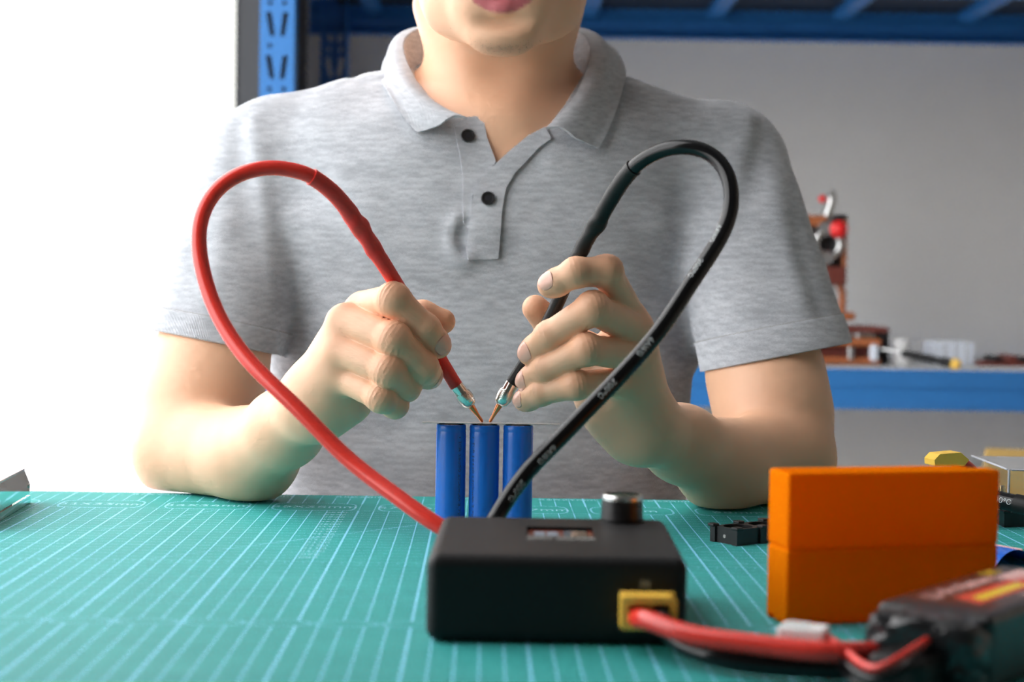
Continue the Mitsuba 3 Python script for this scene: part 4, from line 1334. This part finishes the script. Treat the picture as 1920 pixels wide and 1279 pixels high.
def hair_sdf(p):
    q = ((p - O_.astype(np.float32)) @ HRM.astype(np.float32)) * 1000
    d = ell(q, (0, 102, 96), (84, 102, 100)) + 3 * (meshkit.fbm(q * (.09, .05, .03), 3) - .5)
    d = smax(d, -ell(q, (0, -20, 62), (66, 75, 62)), 8)
    d = smax(d, 40 + .0 * q[:, 2] - q[:, 2] - np.clip(q[:, 1] - 110, 0, 60) * .9, 6)
    return d / 1000


lo, hi = hp(-95, -15, -25), hp(95, 215, 205)
obj('person__hair', surface(hair_sdf, np.minimum(lo, hi) - .02, np.maximum(lo, hi) + .02, .004), 'hair_black', smooth=True, label='short black hair')
rf = np.random.default_rng(21)
nh = 260
hx = rf.normal(0, 13, nh)
hz_ = -36.5 + rf.normal(0, 2.2, nh) + (hx / 26) ** 2 * 4
ho = np.array([hp(x, -6, z) for x, z in zip(hx, hz_)])
hd_ = HRM @ np.array([0, 1.0, .12])
for _ in range(26):
    ho = ho + hd_ * head_sdf(ho.astype(np.float32))[:, None]
hairs = []
for o in ho:
    L = rf.uniform(.0008, .0021)
    d = HRM @ np.array([rf.normal(0, .25), -.75, -.75]); d /= np.linalg.norm(d)
    a, b = o - d * .0004, o + d * L
    x_ = np.cross(d, (1, 0, 0)); x_ /= np.linalg.norm(x_); y_ = np.cross(d, x_)
    r = .00009
    hairs.append(trimesh.Trimesh([a + r * x_, a - r * .5 * x_ + r * .87 * y_, a - r * .5 * x_ - r * .87 * y_, b], [[0, 1, 3], [1, 2, 3], [2, 0, 3]], process=False))
obj('person__chin_fuzz', cat_(hairs), 'hair_black', label='sparse short chin hairs', kind='stuff')

# ---------------------------------------------------------------- the polo shirt
HEMA, HEMB = P(399, 640, 1.294), P(1456, 668, 1.294)
FOLDS = [  # (pixels along the fold, depth guess, height, width)
    ([(470, 232), (482, 330), (492, 430), (500, 560), (503, 680)], .0045, .010),
    ([(452, 240), (462, 330), (470, 430), (478, 540)], -.004, .010),
    ([(1408, 226), (1385, 320), (1350, 430), (1322, 560), (1314, 680)], .0035, .011),
    ([(1430, 240), (1412, 330), (1378, 440), (1345, 560)], -.003, .011),
    ([(858, 412), (846, 440), (852, 470), (874, 490)], .0035, .006),
    ([(872, 420), (864, 446), (868, 468)], -.0030, .005),
    ([(700, 470), (770, 500), (850, 495)], .002, .014),
    ([(560, 420), (610, 520), (640, 640), (650, 760)], .0025, .016),
    ([(600, 250), (640, 330), (690, 400)], .002, .016),
    ([(1010, 330), (985, 400), (960, 450)], -.002, .012),
    ([(1040, 290), (1015, 340), (975, 400)], .0018, .010),
    ([(1180, 150), (1230, 200), (1290, 230)], .002, .010),
    ([(1190, 420), (1230, 520), (1280, 640)], -.002, .018),
    ([(640, 120), (690, 130), (735, 122)], .002, .006),
    ([(650, 145), (700, 150), (740, 140)], -.0018, .006),
    ([(560, 880), (680, 850), (800, 880)], .0025, .014),
    ([(560, 800), (640, 830), (760, 800)], -.002, .014),
    ([(1010, 860), (1100, 880), (1240, 850)], .002, .014),
    ([(420, 420), (405, 520), (380, 600)], .0025, .010),
    ([(370, 470), (365, 540), (345, 600)], -.002, .010),
    ([(1450, 330), (1470, 440), (1500, 560)], .0022, .012),
    ([(1490, 420), (1520, 520), (1545, 600)], -.002, .010),
    ([(1400, 480), (1420, 560), (1430, 640)], -.0025, .012),
]


def shirt_outer(p):
    d = trunk_sdf(p, 0.0)
    A = cap(p, SHA + (-.002, 0, 0), HEMA + (HEMA - SHA) * .12, .0525, .0490)
    B = cap(p, SHB + (.004, 0, 0), HEMB + (HEMB - SHB) * .12, .0525, .0560)
    return smin(d, smin(A, B, .01), .022)


FL = []


def fold_field(p):
    s = np.zeros(len(p), np.float32)
    for pts, amp, wd in FL:
        w3 = 2.6 * wd
        i = np.where(((p > pts.min(0) - w3) & (p < pts.max(0) + w3)).all(1))[0]
        if not len(i):
            continue
        q = p[i]
        dd = np.full(len(q), 1e3, np.float32)
        for a, b in zip(pts[:-1], pts[1:]):
            d, h = seg(q, a, b)
            dd = np.minimum(dd, d)
        s[i] += amp * np.exp(-(dd / wd) ** 2)
    return s


def hit(px, py, f, y0=1.15, y1=1.6):
    """The first point of a surface that the line of sight through a pixel meets."""
    px, py = np.atleast_1d(px).astype(float), np.atleast_1d(py).astype(float)
    d = FWD[None] + RGT[None] * ((px - 960) / F)[:, None] - UPV[None] * ((py - 639.5) / F)[:, None]
    d /= np.linalg.norm(d, axis=1, keepdims=True)
    t = y0 / d[:, 1]
    for _ in range(60):
        p = EYE + d * t[:, None]
        t = np.minimum(t + .85 * f(p.astype(np.float32)), y1 / d[:, 1])
    return EYE + d * t[:, None]


for pts, amp, wd in FOLDS:
    q, _ = spline([(x, y, 0) for x, y in pts], 7)
    FL.append((hit(q[:, 0], q[:, 1], shirt_outer).astype(np.float32), amp, wd))


def drape(p):
    return (.0050 * (meshkit.fbm(p * np.array([13, 13, 9]), 2, 3) - .5) + .0022 * (meshkit.fbm(p * np.array([34, 34, 24]), 2, 8) - .5)).astype(np.float32)


def shirt_surf(p):
    d = shirt_outer(p)
    near = np.abs(d) < .03
    out = d.copy()
    if near.any():
        q = p[near]
        o = d[near] - fold_field(q) - drape(q)
        for sh_, el_ in ((SHA, ELA), (SHB, ELB)):
            o = smin(o, cap(q, sh_, el_, .0470, .0450), .006)
        out[near] = o
    return out


axA, axB = [(v := (h - s_) * (1, .1, 1)) / np.linalg.norm(v) for h, s_ in ((HEMA, SHA), (HEMB, SHB))]
NPX = [(795, 30, 1.37), (770, 70, 1.37), (764, 100, 1.36), (776, 142, 1.34), (810, 186, 1.31), (850, 213, 1.30), (872, 221, 1.292), (906, 220, 1.288), (914, 260, 1.285), (931, 304, 1.283), (962, 278, 1.285),
       (1024, 240, 1.292), (1062, 190, 1.31), (1098, 128, 1.35), (1105, 92, 1.37), (1075, 40, 1.37)]
NP = [P(*q) for q in NPX]
NPOLY = np.array([(q[0], q[2]) for q in NP] + [(NP[-1][0] - .02, ZC + .5), (NP[0][0] + .02, ZC + .5)])


def poly_sdf(x, z, poly):
    d = np.full(len(x), 1e9)
    ins = np.zeros(len(x), bool)
    n = len(poly)
    for i in range(n):
        a, b = poly[i], poly[(i + 1) % n]
        e = b - a
        wx, wz = x - a[0], z - a[1]
        t = np.clip((wx * e[0] + wz * e[1]) / (e @ e), 0, 1)
        d = np.minimum(d, (wx - t * e[0]) ** 2 + (wz - t * e[1]) ** 2)
        c = ((a[1] > z) != (b[1] > z)) & (x < (b[0] - a[0]) * (z - a[1]) / (b[1] - a[1] + 1e-12) + a[0])
        ins ^= c
    d = np.sqrt(d)
    return np.where(ins, -d, d).astype(np.float32)


def shirt_sdf(p):
    d0 = d = shirt_surf(p)
    side = p[:, 0] < XC
    t = np.where(side, (p - HEMA.astype(np.float32)) @ axA.astype(np.float32), (p - HEMB.astype(np.float32)) @ axB.astype(np.float32))
    arm = np.where(side, p[:, 0] < XC - .165, p[:, 0] > XC + .165)
    # sleeves end at their hems and are hollow there
    slA = cap(p, SHA + (-.002, 0, 0), HEMA + (HEMA - SHA) * .12, .0525, .0490)
    slB = cap(p, SHB + (.004, 0, 0), HEMB + (HEMB - SHB) * .12, .0525, .0560)
    tr_ = trunk_sdf(p)
    tr_ = tr_ - fold_field(p) * (np.abs(tr_) < .03) - drape(p)
    d = np.where(t > -.004, np.maximum(d, np.minimum(tr_, t)), d)
    hollow = np.maximum(d0 + .0078, -(t + .030))
    hollow = np.maximum(hollow, -(tr_ + .001))
    d = np.maximum(d, -hollow)
    d = np.maximum(d, ZT - .16 - p[:, 2])
    # neck opening
    front = np.maximum(poly_sdf(p[:, 0], p[:, 2], NPOLY), p[:, 1] - 1.40)
    d = np.maximum(d, -front)
    d = np.maximum(d, -cap(p, NK0, NK1 + (NK0 - NK1) * .12, .0600, .0620))
    return d


sh_mesh = surface(shirt_sdf, [XC - .32, 1.21, ZT - .17], [XC + .33, 1.54, ZC + .225], .0030, steps=2)


def heather(p, n, uv):
    a = fbm(p.x * 120, p.y * 120, p.z * 420, 3)
    b = fbm(p.x * 900, p.y * 900, p.z * 1700, 2)
    c = fbm(p.x * 28, p.y * 28, p.z * 60, 2)
    t = dr.clip(0.5 + 1.5 * (a - 0.5) + 1.0 * (b - 0.5) + 0.7 * (c - .5), 0, 1)
    return mix((.33, .345, .375), (.49, .505, .54), t)


def knit(p, n, uv):
    return 0.00025 * fbm(p.x * 1300, p.y * 1300, p.z * 1500, 2)


scene['jersey'] = {'type': 'twosided', 'bsdf': {'type': 'principled', 'base_color': proc(heather), 'roughness': 0.85, 'specular': 0.15, 'sheen': 0.5}}


def ribs(p, n, uv):
    a = fbm(p.x * 200, p.y * 200, p.z * 500, 2)
    return mix((.35, .365, .395), (.52, .535, .57), dr.clip(.5 + 1.2 * (a - .5), 0, 1))


def rib_bump(p, n, uv):
    return 0.00012 * dr.sin((p.x + p.y * .6) * 3800) + 0.00008 * dr.sin(p.z * 5200)


scene['rib_knit'] = {'type': 'twosided', 'bsdf': {'type': 'bumpmap', 'arbitrary': proc(rib_bump, 1e-4), 'scale': 1.0, 'bsdf': {'type': 'principled', 'base_color': proc(ribs), 'roughness': 0.85, 'specular': 0.15, 'sheen': 0.4}}}
SHK = 'person__shirt'
obj(SHK, sh_mesh, 'jersey', smooth=55, label='heather grey short-sleeved polo shirt')


def sheet(grid, thick, inward=None):
    """A cloth piece from a grid of points (rows, columns, 3) with thickness along its normals."""
    G = np.asarray(grid)
    nr, nc = G.shape[:2]
    du = np.gradient(G, axis=0); dv = np.gradient(G, axis=1)
    N = np.cross(du, dv)
    N /= np.maximum(np.linalg.norm(N, axis=2, keepdims=True), 1e-9)
    top, bot = (G + N * thick / 2).reshape(-1, 3), (G - N * thick / 2).reshape(-1, 3)
    n = nr * nc
    i, j = np.meshgrid(np.arange(nr - 1), np.arange(nc - 1), indexing='ij')
    a = i * nc + j
    f = np.stack([a, a + nc, a + nc + 1, a, a + nc + 1, a + 1], -1).reshape(-1, 3)
    rim = list(range(nc)) + [k * nc + nc - 1 for k in range(1, nr)] + [(nr - 1) * nc + k for k in range(nc - 2, -1, -1)] + [k * nc for k in range(nr - 2, 0, -1)]
    s = []
    for k in range(len(rim)):
        x, y = rim[k], rim[(k + 1) % len(rim)]
        s += [[x, x + n, y + n], [x, y + n, y]]
    m = trimesh.Trimesh(np.vstack([top, bot]), np.vstack([f, f[:, ::-1] + n, np.array(s)[:, ::-1]]), process=False)
    m.fix_normals()
    return m


def leaf(Fp, Op, lift=.0045, n=60, ns=18):
    """Collar leaf between its fold line and its outer edge, rolled over the stand."""
    f, _ = spline([P(*q) for q in Fp], n)
    o = []
    for q in Op:
        if len(q) == 2:
            h = hit(q[0], q[1], shirt_surf)[0]
            h = h + np.array([0, -lift, .0005])
        else:
            h = P(*q)
        o.append(h)
    o, _ = spline(o, n)
    # smooth depth of the outer edge
    for _ in range(8):
        o[1:-1, 1] = (o[:-2, 1] + 2 * o[1:-1, 1] + o[2:, 1]) / 4
    G = np.zeros((n, ns, 3))
    c = np.array([NK1[0], 1.40, 0])
    for i in range(n):
        out = f[i] - np.array([c[0], c[1], f[i][2]])
        out[2] = 0
        out /= np.linalg.norm(out) + 1e-9
        for j, s in enumerate(np.linspace(0, 1, ns)):
            roll = math.sin(min(1, s / .35) * math.pi / 2)
            pt = f[i] * (1 - s) + o[i] * s
            pt = pt + out * .006 * math.sin(math.pi * min(1, s * 1.15)) * (1 - .5 * s) + np.array([0, 0, .0035]) * math.sin(math.pi * min(1, s / .5)) * (s < .5)
            G[i, j] = pt
    return sheet(G, .0022), f


FA = [(936, 40, 1.476), (850, 44, 1.462), (792, 53, 1.425), (757, 78, 1.392), (768, 132, 1.352), (800, 180, 1.318), (838, 207, 1.298), (875, 222, 1.286)]
OA = [(936, 100, 1.490), (830, 105, 1.482), (742, 92, 1.437), (716, 136, 1.393), (724, 168), (744, 202), (764, 230), (784, 251)]
FB = [(936, 40, 1.476), (1015, 46, 1.464), (1072, 54, 1.428), (1106, 82, 1.394), (1102, 128, 1.354), (1082, 175, 1.320), (1054, 212, 1.300), (1024, 241, 1.288)]
OB = [(936, 100, 1.490), (1060, 105, 1.484), (1134, 82, 1.440), (1170, 126, 1.398), (1168, 165), (1156, 205), (1140, 245), (1121, 280)]
for Fp, Op in ((FA, OA), (FB, OB)):
    m, f = leaf(Fp, Op)
    k = obj(SHK + '__collar_leaf', m, 'rib_knit', smooth=60, label='rib-knit collar leaf')
    # stand inside the fold
    low = f.copy()
    ctr = np.array([NK1[0], 1.405])
    low[:, :2] = ctr + (f[:, :2] - ctr) * np.interp(np.linspace(0, 1, len(f)), [0, .5, 1], [.90, .93, .995])[:, None]
    low[:, 2] -= np.interp(np.linspace(0, 1, len(f)), [0, .6, 1], [.030, .024, .004])
    G = np.stack([f * (1 - t) + low * t for t in np.linspace(0, 1, 8)], 1)
    G = G[:53]
    obj(k + '__collar_stand', sheet(G, .0018), 'rib_knit', smooth=60)


def patch(poly, lift, thick, step=5.0, f=shirt_surf):
    """A raised cloth strip lying on the shirt inside an outline."""
    from scipy.spatial import Delaunay
    pg = Polygon(poly)
    ring = pg.exterior
    n = int(ring.length / step)
    bnd = np.array([ring.interpolate(i / n, normalized=True).coords[0] for i in range(n)])
    x0, y0, x1, y1 = pg.bounds
    gx, gy = np.meshgrid(np.arange(x0, x1, step), np.arange(y0, y1, step))
    inner = np.c_[gx.ravel(), gy.ravel()]
    small = pg.buffer(-step * .6)
    inner = np.array([q for q in inner if small.contains(Point(q))]).reshape(-1, 2)
    pts = np.vstack([bnd, inner])
    tri = Delaunay(pts).simplices
    c = pts[tri].mean(1)
    tri = tri[[pg.contains(Point(q)) for q in c]]
    H = hit(pts[:, 0], pts[:, 1], f)
    N = grad(f, H, .002)
    top, bot = H + N * (lift + thick), H + N * (lift - .001)
    m = len(pts)
    k = np.arange(n)
    s = np.vstack([np.stack([k, (k + 1) % n, (k + 1) % n + m], 1), np.stack([k, (k + 1) % n + m, k + m], 1)])
    me = trimesh.Trimesh(np.vstack([top, bot]), np.vstack([tri, tri[:, ::-1] + m, s]), process=False)
    me.fix_normals()
    return me


smooth_shirt = lambda p: shirt_outer(p) - fold_field(p) - drape(p)
under = [(852, 240), (873, 221), (906, 219), (913, 258), (930, 303), (905, 340), (886, 366), (880, 430), (868, 420), (868, 330), (862, 290)]
obj(SHK + '__placket', patch(under, 0.0, .0012), 'jersey', smooth=40, label='under placket with the top button')
over = [(1022, 241), (990, 257), (958, 283), (928, 310), (903, 335), (888, 360), (883, 395), (881, 430), (876, 487), (934, 486), (937, 440), (941, 395), (948, 355), (965, 325), (990, 300), (1012, 278), (1034, 262)]
obj(SHK + '__placket', patch(over, .0012, .0016), 'jersey', smooth=40, label='outer placket with the lower button')
obj(SHK + '__placket_bar', patch([(875, 464), (935, 465), (934, 486), (876, 488)], .0026, .0008), 'jersey', smooth=40)
for (px, py, lift) in ((877, 257, .0016), (915, 375, .0032)):
    h = hit(px, py, shirt_surf)
    n = grad(shirt_surf, h, .003)[0]
    A = along(h[0] + n * lift, h[0] + n * (lift + .01))
    g = Point(0, 0).buffer(.0012, 8)
    bt = lathe([(0, 0), (.0046, 0), (.0053, .0006), (.0053, .0016), (.0049, .0021), (.0040, .0021), (.0036, .0015), (0, .0014)], 32)
    k = obj(SHK + '__button', moved(bt, A), 'black_satin', smooth=30, label='dark button')
    for sx, sy in ((-1, -1), (-1, 1), (1, -1), (1, 1)):
        obj(k + '__hole', moved(cyl((sx * .0009, sy * .0009, .0010), (sx * .0009, sy * .0009, .0016), .0005, 8), A), 'print_black')

# sleeve hems: a raised band above each hem
for w, (s, h, ax_, r0, r1, band) in {'A': (SHA + (-.002, 0, 0), HEMA, axA, .0525, .0490, .017), 'B': (SHB + (.004, 0, 0), HEMB, axB, .0525, .0560, .022)}.items():
    e = h + (h - (SHA if w == 'A' else SHB)) * .12
    L = np.linalg.norm(e - s)
    A = along(s, e)
    tt, th = np.meshgrid(np.linspace(-band, .0006, 8), np.linspace(0, 2 * np.pi, 97), indexing='ij')
    A2 = along(h, h + ax_)
    dirv = np.cos(th.ravel())[:, None] * A2[:3, 0] + np.sin(th.ravel())[:, None] * A2[:3, 1]
    base = h + (tt.ravel() / np.dot(ax_, A[:3, 2]))[:, None] * A[:3, 2]
    r = np.full(len(base), .05)
    for _ in range(8):
        r = r - shirt_surf((base + dirv * r[:, None]).astype(np.float32))
    r = np.clip(r, .03, .085)
    G = (base + dirv * (r + (.0009 if w == 'A' else .0007))[:, None]).reshape(8, 97, 3)
    obj(SHK + '__hem_stitch', tube(G[0, :-1] + (G[0, :-1] - base[:96]) / np.linalg.norm(G[0, :-1] - base[:96], axis=1, keepdims=True) * .0007, .00035, 6), 'print_grey', smooth=60, label='seam line above the hem')
    obj(SHK + '__sleeve_hem', sheet(np.array(G), .0016), 'rib_knit' if w == 'A' else 'jersey', smooth=60, label='ribbed sleeve cuff' if w == 'A' else 'stitched sleeve hem')

# trousers and stool below the bench
mat('denim', base_color=(.03, .04, .07), roughness=0.9)


def trousers(p):
    d = ell(p, (XC, YCN + .02, ZT - .22), (.185, .135, .12))
    for sx in (-1, 1):
        k0, k1 = np.array([XC + sx * .10, 1.36, ZT - .25]), np.array([XC + sx * .16, .98, ZT - .22])
        d = smin(d, cap(p, k0, k1, .082, .062), .04)
        d = smin(d, cap(p, k1, np.array([XC + sx * .16, 1.02, .10]), .062, .05), .03)
    return d


obj('person__trousers', surface(trousers, [XC - .30, .88, .03], [XC + .30, 1.60, ZT - .05], .010), 'denim', smooth=True)
for sx in (-1, 1):
    x = XC + sx * .16
    obj('person__shoe', rbox(x - .045, x + .045, .86, 1.08, .001, .085, .03, 2), 'black_satin', smooth=60)
obj('stool__seat', moved(lathe([(0, 0), (.16, 0), (.17, .01), (.17, .045), (.15, .06), (0, .062)], 40), frame((1, 0, 0), (0, 1, 0), (0, 0, 1), (XC, YCN + .06, ZT - .395))), 'black_satin', smooth=30)
for i in range(4):
    a = math.pi / 4 + i * math.pi / 2
    obj('stool__leg', cyl((XC + .20 * math.cos(a), YCN + .06 + .20 * math.sin(a), 0), (XC + .13 * math.cos(a), YCN + .06 + .13 * math.sin(a), ZT - .394), .013, 14), 'steel', smooth=30)
tag('stool', 'black stool under the seated person, hidden by the bench', 'stool')
